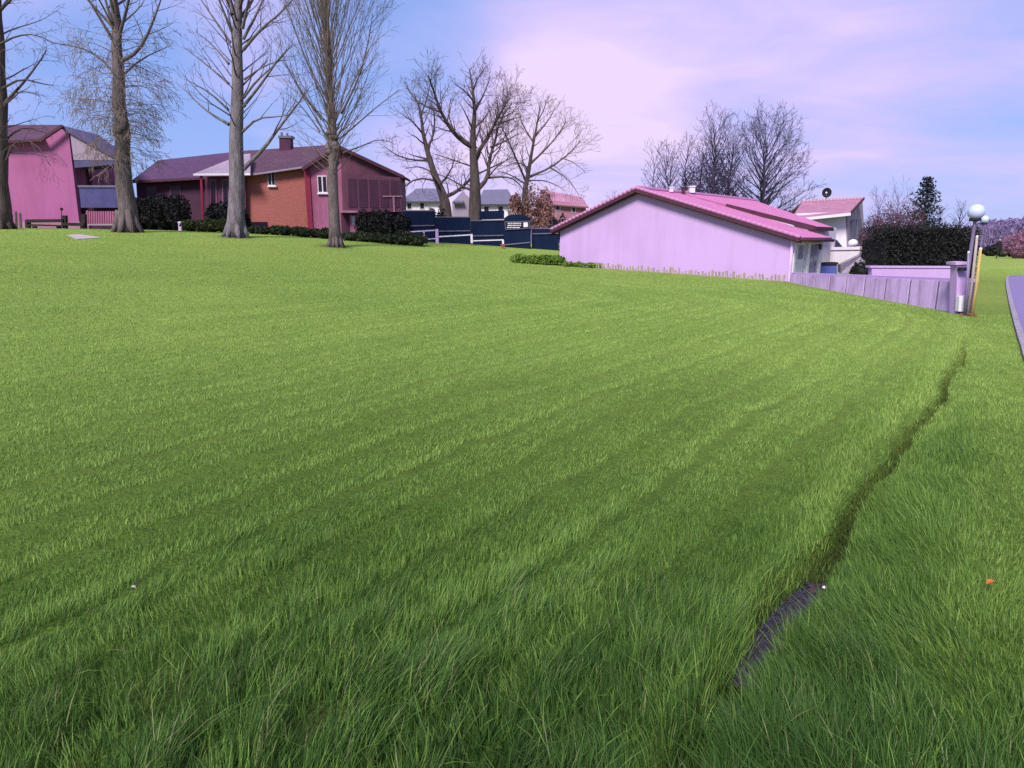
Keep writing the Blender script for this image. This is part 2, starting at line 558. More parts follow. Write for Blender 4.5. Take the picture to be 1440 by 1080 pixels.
sep = N('ShaderNodeSeparateXYZ'); L(tc.outputs['Generated'], sep.inputs[0])
den = mth('ADD', mth('MAXIMUM', sep.outputs[2], 0.0), .16)
cmb = N('ShaderNodeCombineXYZ')
L(mth('DIVIDE', sep.outputs[0], den), cmb.inputs[0]); L(mth('DIVIDE', sep.outputs[1], den), cmb.inputs[1])
mp = N('ShaderNodeMapping'); mp.inputs['Rotation'].default_value = (0, 0, R(-28)); mp.inputs['Scale'].default_value = (.7, .95, 1)
L(cmb.outputs[0], mp.inputs['Vector'])
n1 = N('ShaderNodeTexNoise'); n1.inputs['Scale'].default_value = 1.1; n1.inputs['Detail'].default_value = 6
n1.inputs['Roughness'].default_value = .5; n1.inputs['Distortion'].default_value = .5
L(mp.outputs[0], n1.inputs['Vector'])
n2 = N('ShaderNodeTexNoise'); n2.inputs['Scale'].default_value = 2.3; n2.inputs['Detail'].default_value = 7
n2.inputs['Roughness'].default_value = .6; n2.inputs['Distortion'].default_value = .8
L(mp.outputs[0], n2.inputs['Vector'])
cover = mth('ADD', mth('MULTIPLY_ADD', n1.outputs['Fac'], 1.1, -.25), mth('MULTIPLY_ADD', n2.outputs['Fac'], .7, -.24))
# banks of cloud and gaps of blue, each in its own direction of the sky
for px, py, wd, amt in ((880, 110, 19, .27), (760, 250, 12, .18), (120, 20, 13, .24), (440, -40, 10, .18), (1330, 40, 14, .14), (690, 190, 9, .10), (430, 110, 6, .14), (1060, 60, 12, .12),
                        (285, 205, 10, -.42), (110, 190, 9, -.36), (545, 110, 7, -.34), (545, 30, 7, -.22), (1170, 200, 10, -.12), (1340, 200, 14, -.05), (1330, 60, 12, .05), (1330, 150, 16, -.10), (600, 10, 7, -.2)):
    d = (P(px, py, 10) - V((0, 0, CAM_H))).normalized()
    dp = N('ShaderNodeVectorMath'); dp.operation = 'DOT_PRODUCT'
    L(tc.outputs['Generated'], dp.inputs[0]); dp.inputs[1].default_value = d
    mr = N('ShaderNodeMapRange'); mr.interpolation_type = 'SMOOTHERSTEP'
    mr.inputs[1].default_value = math.cos(R(wd * 1.5)); mr.inputs[2].default_value = 1.0
    mr.inputs[3].default_value = 0; mr.inputs[4].default_value = amt
    L(dp.outputs['Value'], mr.inputs[0])
    cover = mth('ADD', cover, mr.outputs[0])
ramp = N('ShaderNodeValToRGB')
cr = ramp.color_ramp
cr.elements[0].position = .05; cr.elements[0].color = (0, 0, 0, 1)
cr.elements[1].position = .95; cr.elements[1].color = (1, 1, 1, 1)
L(cover, ramp.inputs[0])
crc = N('ShaderNodeValToRGB'); c2 = crc.color_ramp
c2.elements[0].position = .0; c2.elements[0].color = srgb(138, 172, 244)
c2.elements[1].position = 1.0; c2.elements[1].color = srgb(236, 216, 252)
for pos_, col_ in ((.25, (164, 182, 248)), (.5, (190, 190, 250)), (.75, (215, 200, 252))):
    e = c2.elements.new(pos_); e.color = srgb(*col_)
L(cover, crc.inputs[0])
skm = N('ShaderNodeVectorMath'); skm.operation = 'MULTIPLY'; skm.inputs[1].default_value = (.15, .125, .15)
L(sky.outputs[0], skm.inputs[0])
mixs = N('ShaderNodeMix'); mixs.data_type = 'RGBA'
L(mth('MULTIPLY_ADD', ramp.outputs[0], .25, .75), mixs.inputs[0]); L(skm.outputs[0], mixs.inputs[6]); L(crc.outputs[0], mixs.inputs[7])
L(mixs.outputs[2], bg.inputs['Color'])
bg.inputs['Strength'].default_value = .54
sd = bpy.data.lights.new('sun', 'SUN'); sd.energy = 3.2; sd.angle = R(18); sd.color = (1, .93, .84)
so = bpy.data.objects.new('sun', sd); COL.objects.link(so)
dvec = V((math.sin(SUN_AZ) * math.cos(SUN_EL), math.cos(SUN_AZ) * math.cos(SUN_EL), math.sin(SUN_EL)))
so.rotation_euler = dvec.to_track_quat('Z', 'Y').to_euler()
S.view_settings.view_transform = 'Standard'; S.view_settings.look = 'None'
S.view_settings.exposure = .95; S.view_settings.gamma = 1; S.view_settings.use_curve_mapping = False
S.cycles.use_denoising = False
S.cycles.max_bounces = 6; S.cycles.diffuse_bounces = 3; S.cycles.transmission_bounces = 4; S.cycles.transparent_max_bounces = 4

# ------------------------------------------------------------------ lawn, path, gully
PATH_L = [gnd(*q) for q in ((1492, 640), (1464, 545), (1449, 500), (1434, 458), (1424, 425), (1418, 400), (1418, 391))]
c0 = PATH_L[-1]
PATH_L += [V((c0.x + 1.0, c0.y + 1.2, 0)), V((c0.x + 3, c0.y + 2.1, 0)), V((c0.x + 8, c0.y + 2.6, 0)), V((c0.x + 30, c0.y + 2.8, 0)), V((c0.x + 70, c0.y + 3, 0))]
PATH_L = [V((PATH_L[0].x - .9, -6, 0)), V((PATH_L[0].x - .25, 2.5, 0))] + PATH_L


def densify(pts, step):
    out = [pts[0]]
    for a, b in zip(pts[:-1], pts[1:]):
        n = max(1, int((b - a).length / step))
        for i in range(1, n + 1): out.append(a + (b - a) * (i / n))
    return out


for p in PATH_L: p.z = 0


def chaikin(pts, it=2):
    for _ in range(it):
        o = [pts[0]]
        for a, b in zip(pts[:-1], pts[1:]): o += [a * .75 + b * .25, a * .25 + b * .75]
        pts = o + [pts[-1]]
    return pts


PATH_E = densify(chaikin(PATH_L), .5)
WIDTH = 3.0


def side_norm(pts, i):
    d = pts[min(i + 1, len(pts) - 1)] - pts[max(i - 1, 0)]
    return V((d.y, -d.x, 0)).normalized()


PATH_POLY = np.array([tuple(p)[:2] for p in PATH_E[::2]])


def path_sd(x, y):
    d, s, a = polydist(x, y, PATH_POLY)
    return -d * s            # + right of the edge, i.e. on the path


# polar sheet round the viewpoint, fine ahead, coarse behind, out to the horizon
rad = np.concatenate([[0.3], np.geomspace(.6, 4000, 330)])
ang = np.concatenate([np.linspace(-52, 52, 420), np.linspace(52, 308, 70)[1:-1]])
A_, R_ = np.meshgrid(np.radians(ang), rad)
X_, Y_ = R_ * np.sin(A_), R_ * np.cos(A_)
Z_ = terr(X_, Y_)
na, nr = len(ang), len(rad)
verts = np.stack([X_, Y_, Z_], -1).reshape(-1, 3)
idx = np.arange(nr * na).reshape(nr, na)
q = np.stack([idx[:-1], np.roll(idx, -1, 1)[:-1], np.roll(idx, -1, 1)[1:], idx[1:]], -1).reshape(-1, 4)[:, ::-1]
fan = [tuple(int(i) for i in idx[0])]
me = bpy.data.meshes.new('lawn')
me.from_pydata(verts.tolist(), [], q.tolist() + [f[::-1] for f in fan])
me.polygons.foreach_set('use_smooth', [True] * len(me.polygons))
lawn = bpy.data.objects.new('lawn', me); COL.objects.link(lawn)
tag(lawn, 'wide sloping lawn of mown green grass', 'lawn', kind='structure')
# soil / thatch colour under the blades, with the ditch's shade painted in
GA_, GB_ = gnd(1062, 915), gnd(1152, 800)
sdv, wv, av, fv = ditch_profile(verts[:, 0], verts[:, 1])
bare = np.exp(-(sdv / (wv * 1.0)) ** 4) * (.75 + .25 * smooth(GB_.y + .5, GB_.y + .1, verts[:, 1]) * smooth(GA_.y - .4, GA_.y - .05, verts[:, 1])) * fv * (np.hypot(verts[:, 0], verts[:, 1]) < 24)  # gully soil; beyond the gravel it paints the ditch shadow as dark ground
patch = np.zeros(len(verts))
for px, py, rr in ((222, 975, .16), (450, 1025, .14)):
    g_ = gnd(px, py)
    patch = np.maximum(patch, .55 * np.exp(-((np.hypot(verts[:, 0] - g_.x, verts[:, 1] - g_.y) / rr) ** 2)))
for px, Y, rr in ((60, 41, 3.6), (150, 41, 3.0)):
    g_ = on_ground(px, Y)
    patch = np.maximum(patch, .9 * np.exp(-((np.hypot(verts[:, 0] - g_.x, (verts[:, 1] - g_.y) * 1.8) / rr) ** 4)))
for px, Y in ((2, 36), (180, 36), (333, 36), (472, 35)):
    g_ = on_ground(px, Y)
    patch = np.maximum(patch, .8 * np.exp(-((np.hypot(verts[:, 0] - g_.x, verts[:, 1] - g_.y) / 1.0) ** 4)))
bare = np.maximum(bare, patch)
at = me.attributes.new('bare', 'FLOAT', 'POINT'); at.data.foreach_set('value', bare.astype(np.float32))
rd, rs, ra = polydist(verts[:, 0], verts[:, 1], ROWS)
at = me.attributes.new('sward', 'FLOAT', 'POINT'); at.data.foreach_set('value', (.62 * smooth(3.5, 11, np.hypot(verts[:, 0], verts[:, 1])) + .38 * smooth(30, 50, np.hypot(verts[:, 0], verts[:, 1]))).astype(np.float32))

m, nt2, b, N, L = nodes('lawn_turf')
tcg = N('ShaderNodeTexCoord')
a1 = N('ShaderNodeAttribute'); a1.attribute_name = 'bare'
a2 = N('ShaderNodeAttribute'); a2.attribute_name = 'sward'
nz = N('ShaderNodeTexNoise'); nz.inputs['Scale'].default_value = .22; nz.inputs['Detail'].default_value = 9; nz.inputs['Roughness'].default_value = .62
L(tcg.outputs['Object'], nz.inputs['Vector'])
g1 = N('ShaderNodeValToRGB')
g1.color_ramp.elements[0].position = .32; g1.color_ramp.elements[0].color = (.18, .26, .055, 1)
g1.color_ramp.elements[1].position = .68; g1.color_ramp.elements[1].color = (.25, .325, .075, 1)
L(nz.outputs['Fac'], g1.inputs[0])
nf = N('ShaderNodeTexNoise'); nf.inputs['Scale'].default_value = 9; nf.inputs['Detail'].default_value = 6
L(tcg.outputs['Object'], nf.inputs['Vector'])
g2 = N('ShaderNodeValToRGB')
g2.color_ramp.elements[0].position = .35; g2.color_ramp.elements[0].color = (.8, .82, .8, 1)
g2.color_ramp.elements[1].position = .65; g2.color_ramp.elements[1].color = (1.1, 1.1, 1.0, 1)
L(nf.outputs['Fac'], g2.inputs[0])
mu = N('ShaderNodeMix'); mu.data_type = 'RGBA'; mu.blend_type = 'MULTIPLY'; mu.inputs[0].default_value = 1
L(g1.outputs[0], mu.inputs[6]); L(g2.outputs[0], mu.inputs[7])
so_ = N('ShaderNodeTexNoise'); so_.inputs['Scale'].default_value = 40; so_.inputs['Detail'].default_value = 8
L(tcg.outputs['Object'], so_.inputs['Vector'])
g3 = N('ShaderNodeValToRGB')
g3.color_ramp.elements[0].position = .35; g3.color_ramp.elements[0].color = (.007, .009, .005, 1)  # soil kept near black to carry the gully's painted shade
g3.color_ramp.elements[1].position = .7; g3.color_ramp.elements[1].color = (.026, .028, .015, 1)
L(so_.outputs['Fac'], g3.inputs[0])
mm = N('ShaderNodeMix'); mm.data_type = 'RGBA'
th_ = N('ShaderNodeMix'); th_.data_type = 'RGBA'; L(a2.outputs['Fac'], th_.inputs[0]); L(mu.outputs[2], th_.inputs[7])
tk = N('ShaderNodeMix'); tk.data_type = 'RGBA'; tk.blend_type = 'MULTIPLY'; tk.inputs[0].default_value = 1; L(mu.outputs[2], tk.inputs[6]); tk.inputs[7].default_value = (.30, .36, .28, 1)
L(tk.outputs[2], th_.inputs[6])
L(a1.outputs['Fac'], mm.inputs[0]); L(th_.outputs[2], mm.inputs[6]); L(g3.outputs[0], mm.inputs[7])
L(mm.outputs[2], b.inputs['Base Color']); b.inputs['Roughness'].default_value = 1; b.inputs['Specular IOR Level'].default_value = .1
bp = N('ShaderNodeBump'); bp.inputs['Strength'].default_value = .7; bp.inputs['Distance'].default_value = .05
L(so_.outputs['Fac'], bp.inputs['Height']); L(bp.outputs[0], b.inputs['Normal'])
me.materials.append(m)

# path sheet and its kerb
mb = MB()
for i, p in enumerate(PATH_E):
    n_ = side_norm(PATH_E, i)
    for k in range(5):
        qv = p + n_ * (WIDTH * k / 4)
        mb.v.append(V((qv.x, qv.y, tz(qv.x, qv.y) + .02)))
for i in range(len(PATH_E) - 1):
    for k in range(4): mb.face((i * 5 + k, i * 5 + k + 1, i * 5 + k + 6, i * 5 + k + 5))
path = tag(mb.build('path', M['asphalt'], smooth_=True), 'violet grey tarmac path curving away past the lawn', 'path', kind='structure')
fix_normals(path)
mb = MB()
for i, p in enumerate(PATH_E):
    n_ = side_norm(PATH_E, i)
    z = tz(p.x, p.y)
    for off, h in ((-.10, -.05), (-.10, .055), (-.005, .06), (0.0, .0)):
        qv = p + n_ * off
        mb.v.append(V((qv.x, qv.y, z + h)))
for i in range(len(PATH_E) - 1):
    for k in range(3): mb.face((i * 4 + k, i * 4 + k + 1, i * 4 + k + 5, i * 4 + k + 4))
kerb = tag(mb.build('kerb', M['kerb']), 'thin grey kerb edging the violet path', 'kerb', kind='structure')
fix_normals(kerb)

# violet gravel lying in the bare stretch of the gully
mb = MB()
GA, GB = gnd(1062, 915), gnd(1152, 800)
rr_ = random.Random(3)
dpts = densify([V((*q_, 0)) for q_ in DITCH], .03)
sel = [p for p in dpts if GA.y - .1 < p.y < GB.y + .1]
for i, p in enumerate(sel):
    n_ = side_norm(sel, i)
    for j in range(46):
        o_ = rr_.uniform(-.105, .10) * math.sin(math.pi * (i + 4) / (len(sel) + 8)) ** .4
        qv = p + n_ * o_ + V((rr_.uniform(-.02, .02), rr_.uniform(-.02, .02), 0))
        r_ = rr_.uniform(.003, .0085)
        mb_c = V((qv.x, qv.y, tz(p.x, p.y) + .088 + r_ * .3))
        b_ = len(mb.v)
        mb.v += [mb_c + V((rr_.gauss(0, 1), rr_.gauss(0, 1), rr_.gauss(0, .6))).normalized() * r_ * rr_.uniform(.7, 1.3) for _ in range(6)]
        for tri in ((0, 1, 2), (0, 2, 3), (0, 3, 4), (0, 4, 1), (5, 2, 1), (5, 3, 2), (5, 4, 3), (5, 1, 4)): mb.face([b_ + t for t in tri])
b_ = len(mb.v)
for i, p in enumerate(sel):
    n_ = side_norm(sel, i)
    wd = .11 * math.sin(math.pi * (i + 3) / (len(sel) + 6)) ** .5
    for o_ in (-wd, 0, wd):
        qv = p + n_ * o_
        mb.v.append(V((qv.x, qv.y, tz(p.x, p.y) + (.09 if o_ == 0 else .08))))
for i in range(len(sel) - 1):
    for k in (0, 1): mb.face((b_ + i * 3 + k, b_ + i * 3 + k + 1, b_ + i * 3 + k + 4, b_ + i * 3 + k + 3))
tag(mb.build('gravel', M['gravelp']), 'violet gravel exposed in the narrow gully between grass banks', 'gravel', kind='stuff')

# ------------------------------------------------------------------ grass blades
def make_grass():
    th_max, R0, RMAX = R(47), 4.0, 50.0
    # near ring: true density; beyond: thinner but wider blades
    nn, nf_ = 165000, 900000
    r = np.sqrt(NP.uniform(1.25 ** 2, R0 ** 2, nn)); th = NP.uniform(-R(56), R(56), nn)
    u = NP.uniform(0, 1, nf_)
    g = .42
    r2 = (R0 ** g + u * (RMAX ** g - R0 ** g)) ** (1 / g); th2 = NP.uniform(-th_max, th_max, nf_)
    r = np.concatenate([r, r2]); th = np.concatenate([th, th2])
    x, y = r * np.sin(th), r * np.cos(th)
    sdd, wd, al, fade = ditch_profile(x, y)
    rowd, rows_, rowa = polydist(x, y, ROWS)
    gx = (polydist(x + .02, y, ROWS)[0] - rowd) / .02; gy = (polydist(x, y + .02, ROWS)[0] - rowd) / .02
    field = rows_ > 0
    keep = path_sd(x, y) < -.12
    gul = (sdd < wd * .62) & (sdd > -wd * .8) & (fade > .25) & (r < 24)
    keep &= ~(gul & (NP.uniform(0, 1, len(x)) < np.where((y > GA_.y - .2) & (y < GB_.y + .25), .99, np.where(y < GA_.y, .9, .5)) * np.clip(fade * 1.3, 0, 1)))
    for px, py, rr in ((222, 975, .13), (450, 1025, .12)):
        g_ = gnd(px, py)
        keep &= ~((np.hypot(x - g_.x, y - g_.y) < rr) & (NP.uniform(0, 1, len(x)) < .75))
    for px, Y in ((2, 36), (180, 36), (333, 36), (472, 35)):
        g_ = on_ground(px, Y)
        keep &= ~((np.hypot(x - g_.x, y - g_.y) < .95) & (NP.uniform(0, 1, len(x)) < .8))
    # no blades inside the house plots
    BX, AX = P(1108, 395, 27.9), P(787, 372, 35.8)
    side = (AX.x - BX.x) * (y - BX.y) - (AX.y - BX.y) * (x - BX.x)
    keep &= ~((side < 0) & (x > 2.2) & (y > 26) & (x < 26))
    keep &= ~((x > 10.55) & (x < 21) & (y > 15.4) & (y < 48))
    keep &= ~((y > 41) & (x < 5))
    for px, Y, rr in ((60, 41, 3.2), (150, 41, 2.6)):
        g_ = on_ground(px, Y)
        keep &= ~(((x - g_.x) ** 2 + ((y - g_.y) * 1.8) ** 2 < rr * rr))
    x, y, r, sdd, wd, al, fade, rowd, field, gx, gy, rowa = [a[keep] for a in (x, y, r, sdd, wd, al, fade, rowd, field, gx, gy, rowa)]
    n = len(x)
    z = terr(x, y)
    n1 = vnoise(x * .8, y * .8, 21); n2 = vnoise(x * 3.1, y * 3.1, 22); n3 = vnoise(x * 7, y * 7, 23); n4 = vnoise(x * .25, y * .25, 24)
    # mowing lines: long bands parallel to the field edge
    wob = rowd + .35 * vnoise(x * .25, y * .25, 31) + .12 * n2
    ph = (wob + .25 * vnoise(wob * .9, wob * 0, 8)) / .58
    cell = np.floor(ph); fr_ = ph - cell
    thin = None
    amp = .35 + .65 * vnoise(cell * 7.3, rowa * .22, 44)
    groove = np.exp(-((fr_ - .5) / .10) ** 2) * amp                 # narrow wheel line, grass pressed down
    ridge_ = np.exp(-((fr_ - .70) / .12) ** 2) * amp                 # grass left standing beside it
    broad = np.sin(cell * 2.1) * .5 + .5
    band2 = vnoise(wob * 2.6, rowa * .15, 41)
    rowmod = np.where(field, .92 - .6 * groove + .34 * ridge_ + .25 * (band2 - .5), .95)
    near = smooth(4.6, 1.8, r)
    h = np.where(field, .040, .036) * (.85 + .3 * n2) * rowmod
    h = h + near * (.020 + .10 * n3 ** 1.6 * (.4 + n2))
    tuss = np.exp(-((sdd + .33) / .24) ** 2) * fade * smooth(10, 4.5, r) * (.35 + .9 * vnoise(al * 2.2, al * 0 + 7, 51))     # long tussocks along the right bank
    left = np.exp(-((sdd - .30) / .22) ** 2) * fade * smooth(20, 6, r) * .6
    h = h + .085 * tuss + .04 * left
    fr = smooth(3.4, 1.9, r)
    h = h + fr * .05 * (.2 + 1.2 * n3)
    h *= NP.uniform(.6, 1.25, n)
    h = np.where(field & (NP.uniform(0, 1, n) < .65 * groove), h * .32, h)
    long_ = NP.uniform(0, 1, n) < .03 * smooth(9, 3, r) + .05 * smooth(3.2, 2.0, r)
    h = np.where(long_, h * 1.5, h)
    wdt = np.where(r < R0, .0032, .0032 * (np.maximum(r, R0) / R0) ** .86) * NP.uniform(.6, 1.5, n) * (1 + .25 * smooth(3.0, 1.9, r))
    # lean: combed by the mower and the wind, gathered in clumps
    cl = .35 + .65 * smooth(4.5, 2.0, r)
    wx = .20 + cl * .8 * (n3 - .5) + .3 * (n2 - .5); wy = .05 + cl * .9 * (vnoise(x * 6, y * 6, 62) - .5)
    tl = .5 * (broad - .5) * field
    wx = wx - gy * tl + gx * (.5 * ridge_ - .5 * groove) * field; wy = wy + gx * tl + gy * (.5 * ridge_ - .5 * groove) * field
    wx = np.where(field, wx, -.15 + 1.4 * (n2 - .5))
    wx = wx - .5 * tuss - .2 * left; wy = wy + .3 * tuss
    sp_ = np.where(long_, .75, .3)
    wx = wx + NP.normal(0, 1, n) * sp_; wy = wy + NP.normal(0, 1, n) * sp_
    lean = np.stack([wx, wy], 1) * .62
    ln = np.hypot(lean[:, 0], lean[:, 1]); k = np.minimum(1, 1.25 / np.maximum(ln, 1e-6))
    lean = lean * k[:, None]; ln = ln * k
    az = NP.uniform(0, 2 * np.pi, n)
    # far blades turn their face to nothing in particular; width runs along a random level direction
    wxv, wyv = np.cos(az), np.sin(az)
    SEG = 3
    V_ = np.zeros((n, 7, 3), np.float32)
    for s_ in range(SEG + 1):
        t = s_ / SEG
        hz = h * t * (1 - .28 * ln * t)
        off = lean * (h * t ** 1.45 * .95)[:, None]
        cx, cy, cz = x + off[:, 0], y + off[:, 1], z - .006 + hz
        if s_ < SEG:
            ww = wdt * (1 - .75 * t ** 1.6) * .5
            V_[:, 2 * s_, 0] = cx - wxv * ww; V_[:, 2 * s_, 1] = cy - wyv * ww; V_[:, 2 * s_, 2] = cz
            V_[:, 2 * s_ + 1, 0] = cx + wxv * ww; V_[:, 2 * s_ + 1, 1] = cy + wyv * ww; V_[:, 2 * s_ + 1, 2] = cz
        else:
            V_[:, 6, 0] = cx; V_[:, 6, 1] = cy; V_[:, 6, 2] = cz
    b0 = (np.arange(n) * 7)[:, None]
    loops = np.concatenate([b0 + np.array([0, 1, 3, 2]), b0 + np.array([2, 3, 5, 4]), b0 + np.array([4, 5, 6])], 1).astype(np.int32)
    starts = (np.arange(n)[:, None] * 11 + np.array([0, 4, 8])).astype(np.int32).ravel()
    me = bpy.data.meshes.new('grass')
    me.vertices.add(n * 7); me.vertices.foreach_set('co', V_.ravel())
    me.loops.add(n * 11); me.loops.foreach_set('vertex_index', loops.ravel())
    me.polygons.add(n * 3); me.polygons.foreach_set('loop_start', starts)
    me.polygons.foreach_set('use_smooth', np.ones(n * 3, bool))
    me.update(calc_edges=True)
    tint = np.clip(.5 + .25 * (n1 - .5) + .25 * (n4 - .5) + (.15 * (band2 - .5) - .34 * groove + .14 * ridge_) * field + NP.normal(0, .2, n) + .014 * np.minimum(r, 32) + .06 - .20 * smooth(9, 2, r) - .22 * smooth(3.6, 1.9, r), 0, 1)  # foreground darkening and groove shade are put into the blade tint
    dry = .7 * (NP.uniform(0, 1, n) < .008 + .022 * smooth(4, 2, r) + .06 * smooth(4, 2, r) * (n3 > .74)).astype(float)
    tint = np.where(tuss > .3, tint * .8, tint)
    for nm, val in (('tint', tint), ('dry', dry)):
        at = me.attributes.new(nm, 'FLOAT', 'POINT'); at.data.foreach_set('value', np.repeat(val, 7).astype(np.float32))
    o = bpy.data.objects.new('grass', me); COL.objects.link(o)
    tag(o, 'green grass blades covering the lawn, longer in front', 'grass', kind='stuff')
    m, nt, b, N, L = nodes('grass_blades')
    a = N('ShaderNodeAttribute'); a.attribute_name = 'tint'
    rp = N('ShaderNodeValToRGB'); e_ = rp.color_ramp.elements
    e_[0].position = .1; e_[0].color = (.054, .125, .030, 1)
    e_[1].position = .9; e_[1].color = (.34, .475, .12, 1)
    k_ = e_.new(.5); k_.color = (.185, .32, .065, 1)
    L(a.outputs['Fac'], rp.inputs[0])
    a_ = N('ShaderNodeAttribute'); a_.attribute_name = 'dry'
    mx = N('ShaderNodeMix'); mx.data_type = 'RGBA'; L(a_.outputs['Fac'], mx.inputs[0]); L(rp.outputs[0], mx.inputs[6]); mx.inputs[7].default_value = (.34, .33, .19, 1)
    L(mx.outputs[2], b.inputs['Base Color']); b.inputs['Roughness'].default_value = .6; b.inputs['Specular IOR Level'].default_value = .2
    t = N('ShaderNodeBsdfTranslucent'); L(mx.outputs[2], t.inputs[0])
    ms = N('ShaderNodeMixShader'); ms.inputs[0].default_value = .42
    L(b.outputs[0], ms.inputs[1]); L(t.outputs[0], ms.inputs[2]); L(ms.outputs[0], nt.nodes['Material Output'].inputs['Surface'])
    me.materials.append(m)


make_grass()

# ------------------------------------------------------------------ trees
class Cfg:
    def __init__(s, **k):
        s.wig = (.05, .10, .14, .18, .2); s.up = (0, .25, .15, .1, .1); s.dens = (1.2, 1.6, 2.4, 3, 0); s.angle = (50, 42, 40, 38, 36)
        s.ratio = (.45, .4, .42, .4, .4); s.maxl = 3; s.seg = .5; s.minr = .006; s.start = .25; s.tipbias = .6; s.rk = .5; s.shape = None
        s.__dict__.update(k)


def grow(mb, p, d, Ln, r, lvl, cfg, rg):
    n = max(3, min(8, int(Ln / cfg.seg)))
    pts = [p]; rads = [r]
    up = cfg.up[lvl]; wig = cfg.wig[lvl]
    d = V(d).normalized()
    for i in range(n):
        d = (d + V((rg.gauss(0, wig), rg.gauss(0, wig), rg.gauss(0, wig) + up / n))).normalized()
        p = p + d * (Ln / n)
        pts.append(p); rads.append(max(r * (1 - (i + 1) / n) ** .75, cfg.minr))
    mb.tube(pts, rads, 7 if r > .1 else (5 if r > .035 else 3), cap=False)
    if lvl < cfg.maxl: kids(mb, pts, rads, Ln, lvl, cfg, rg)


def kids(mb, pts, rads, Ln, lvl, cfg, rg, start=None, dens=None):
    n = int(Ln * (dens or cfg.dens[lvl]) + rg.random())
    ga = rg.random() * 6.28
    st = cfg.start if start is None else start
    for i in range(n):
        t = st + (1 - st) * ((i + rg.random()) / n) ** cfg.tipbias
        t = min(t, .98)
        f = t * (len(pts) - 1); k = int(f); f -= k
        p = pts[k].lerp(pts[k + 1], f); r = rads[k] + (rads[k + 1] - rads[k]) * f
        d = (pts[k + 1] - pts[k]).normalized()
        u = d.orthogonal().normalized(); w_ = d.cross(u)
        ga += 2.4 + rg.uniform(-.5, .5)
        a = R(cfg.angle[lvl] + rg.uniform(-14, 14))
        cd = d * math.cos(a) + (u * math.cos(ga) + w_ * math.sin(ga)) * math.sin(a)
        ln = Ln * cfg.ratio[lvl] * (1.15 - .6 * t) * rg.uniform(.65, 1.3)
        if ln < .12: continue
        grow(mb, p, cd, ln, max(r * cfg.rk, cfg.minr), lvl + 1, cfg, rg)


def limb(tm, bm, pts, r0, r1, cfg, rg, lvl=1, start=.15, dens=None, sides=8):
    n = len(pts)
    pts = chaikin(pts, 1)
    n = len(pts)
    rads = [r0 + (r1 - r0) * (i / (n - 1)) ** .8 for i in range(n)]
    tm.tube(pts, rads, sides, cap=False)
    Ln = sum((b - a).length for a, b in zip(pts[:-1], pts[1:]))
    kids(bm, pts, rads, Ln, lvl, cfg, rg, start, dens)


def roots(tm, base, r, n, rg):
    for i in range(n):
        a = 6.283 * i / n + rg.uniform(-.2, .2)
        d = V((math.cos(a), math.sin(a), 0))
        p0 = base + d * (r * .6) + V((0, 0, r * rg.uniform(1.5, 2.4)))
        p1 = base + d * (r * .95) + V((0, 0, r * .6))
        p2 = base + d * (r * rg.uniform(1.25, 1.55))
        p2.z = tz(p2.x, p2.y) - .08
        tm.tube([p0, p1, p2], [r * .3, r * .34, r * .16], 6)


def poplar(px0, Y, toppx, rbase, rtop, label, barkm, twigm, spec, seed, H=21, roots_n=7, name='poplar_tree', cfg=None, burr=None, group='bare poplars along the far edge of the lawn'):
    rg = random.Random(seed)
    base = on_ground(px0, Y)
    root = thing(name, label, 'tree', base, group)
    tm, bm = MB(), MB()
    top = V((P(toppx, 0, Y).x, Y + .3, 0)); zt = P(toppx, 0, Y).z
    n = 16
    pts, rads = [], []
    for i in range(n + 1):
        t = i / n
        z = base.z - .2 + t * H
        k = (z - base.z) / (zt - base.z)
        pts.append(V((base.x + (top.x - base.x) * k + rg.gauss(0, .045) * (t > .05), base.y + .3 * k + rg.gauss(0, .05), z)))
        flare = 1 + .28 * math.exp(-max(z - base.z, 0) / .35)
        rads.append((rbase + (rtop - rbase) * min(k, 1.0)) * flare if k <= 1 else max(rtop * (1 - (k - 1) / (H / (zt - base.z) - 1 + 1e-6)), .02))
    tm.tube(pts, rads, 14)
    roots(tm, base, rbase * 1.12, roots_n, rg)
    # knots and burrs
    for zz, rr in (burr or []):
        f = zz / H * n; k = int(f)
        c = pts[k].lerp(pts[k + 1], f - k)
        for j in range(7):
            a = rg.random() * 6.28
            q = c + V((math.cos(a), math.sin(a), 0)) * rads[k] * .75 + V((0, 0, rg.uniform(-.3, .3)))
            tm.ball(q, rr * rg.uniform(.5, 1.0), 8, 6)

    def at(z):
        f = max(0, min((z - 0) / H * n, n - .001)); k = int(f)
        return pts[k].lerp(pts[k + 1], f - k), rads[k] + (rads[k + 1] - rads[k]) * (f - k)
    spec(tm, bm, at, rg, base)
    t_ = tm.build('trunk', barkm, root, True); c_ = bm.build('branches', twigm, root)
    return root


def ring_branches(bm, at, rg, z0, z1, count, ang0, ang1, len0, len1, r, cfg, lvl=1):
    """count limbs between two heights; angle from the vertical and length change with height"""
    ga = rg.random() * 6
    for i in range(count):
        t = (i + rg.random()) / count
        z = z0 + (z1 - z0) * t
        p, rr = at(z)
        ga += 2.4 + rg.uniform(-.4, .4)
        a = R(ang0 + (ang1 - ang0) * t + rg.uniform(-8, 8))
        d = V((math.cos(ga) * math.sin(a), math.sin(ga) * math.sin(a), math.cos(a)))
        grow(bm, p + V((d.x, d.y, 0)) * rr * .6, d, (len0 + (len1 - len0) * t) * rg.uniform(.75, 1.2), r * rg.uniform(.7, 1.2), lvl, cfg, rg)


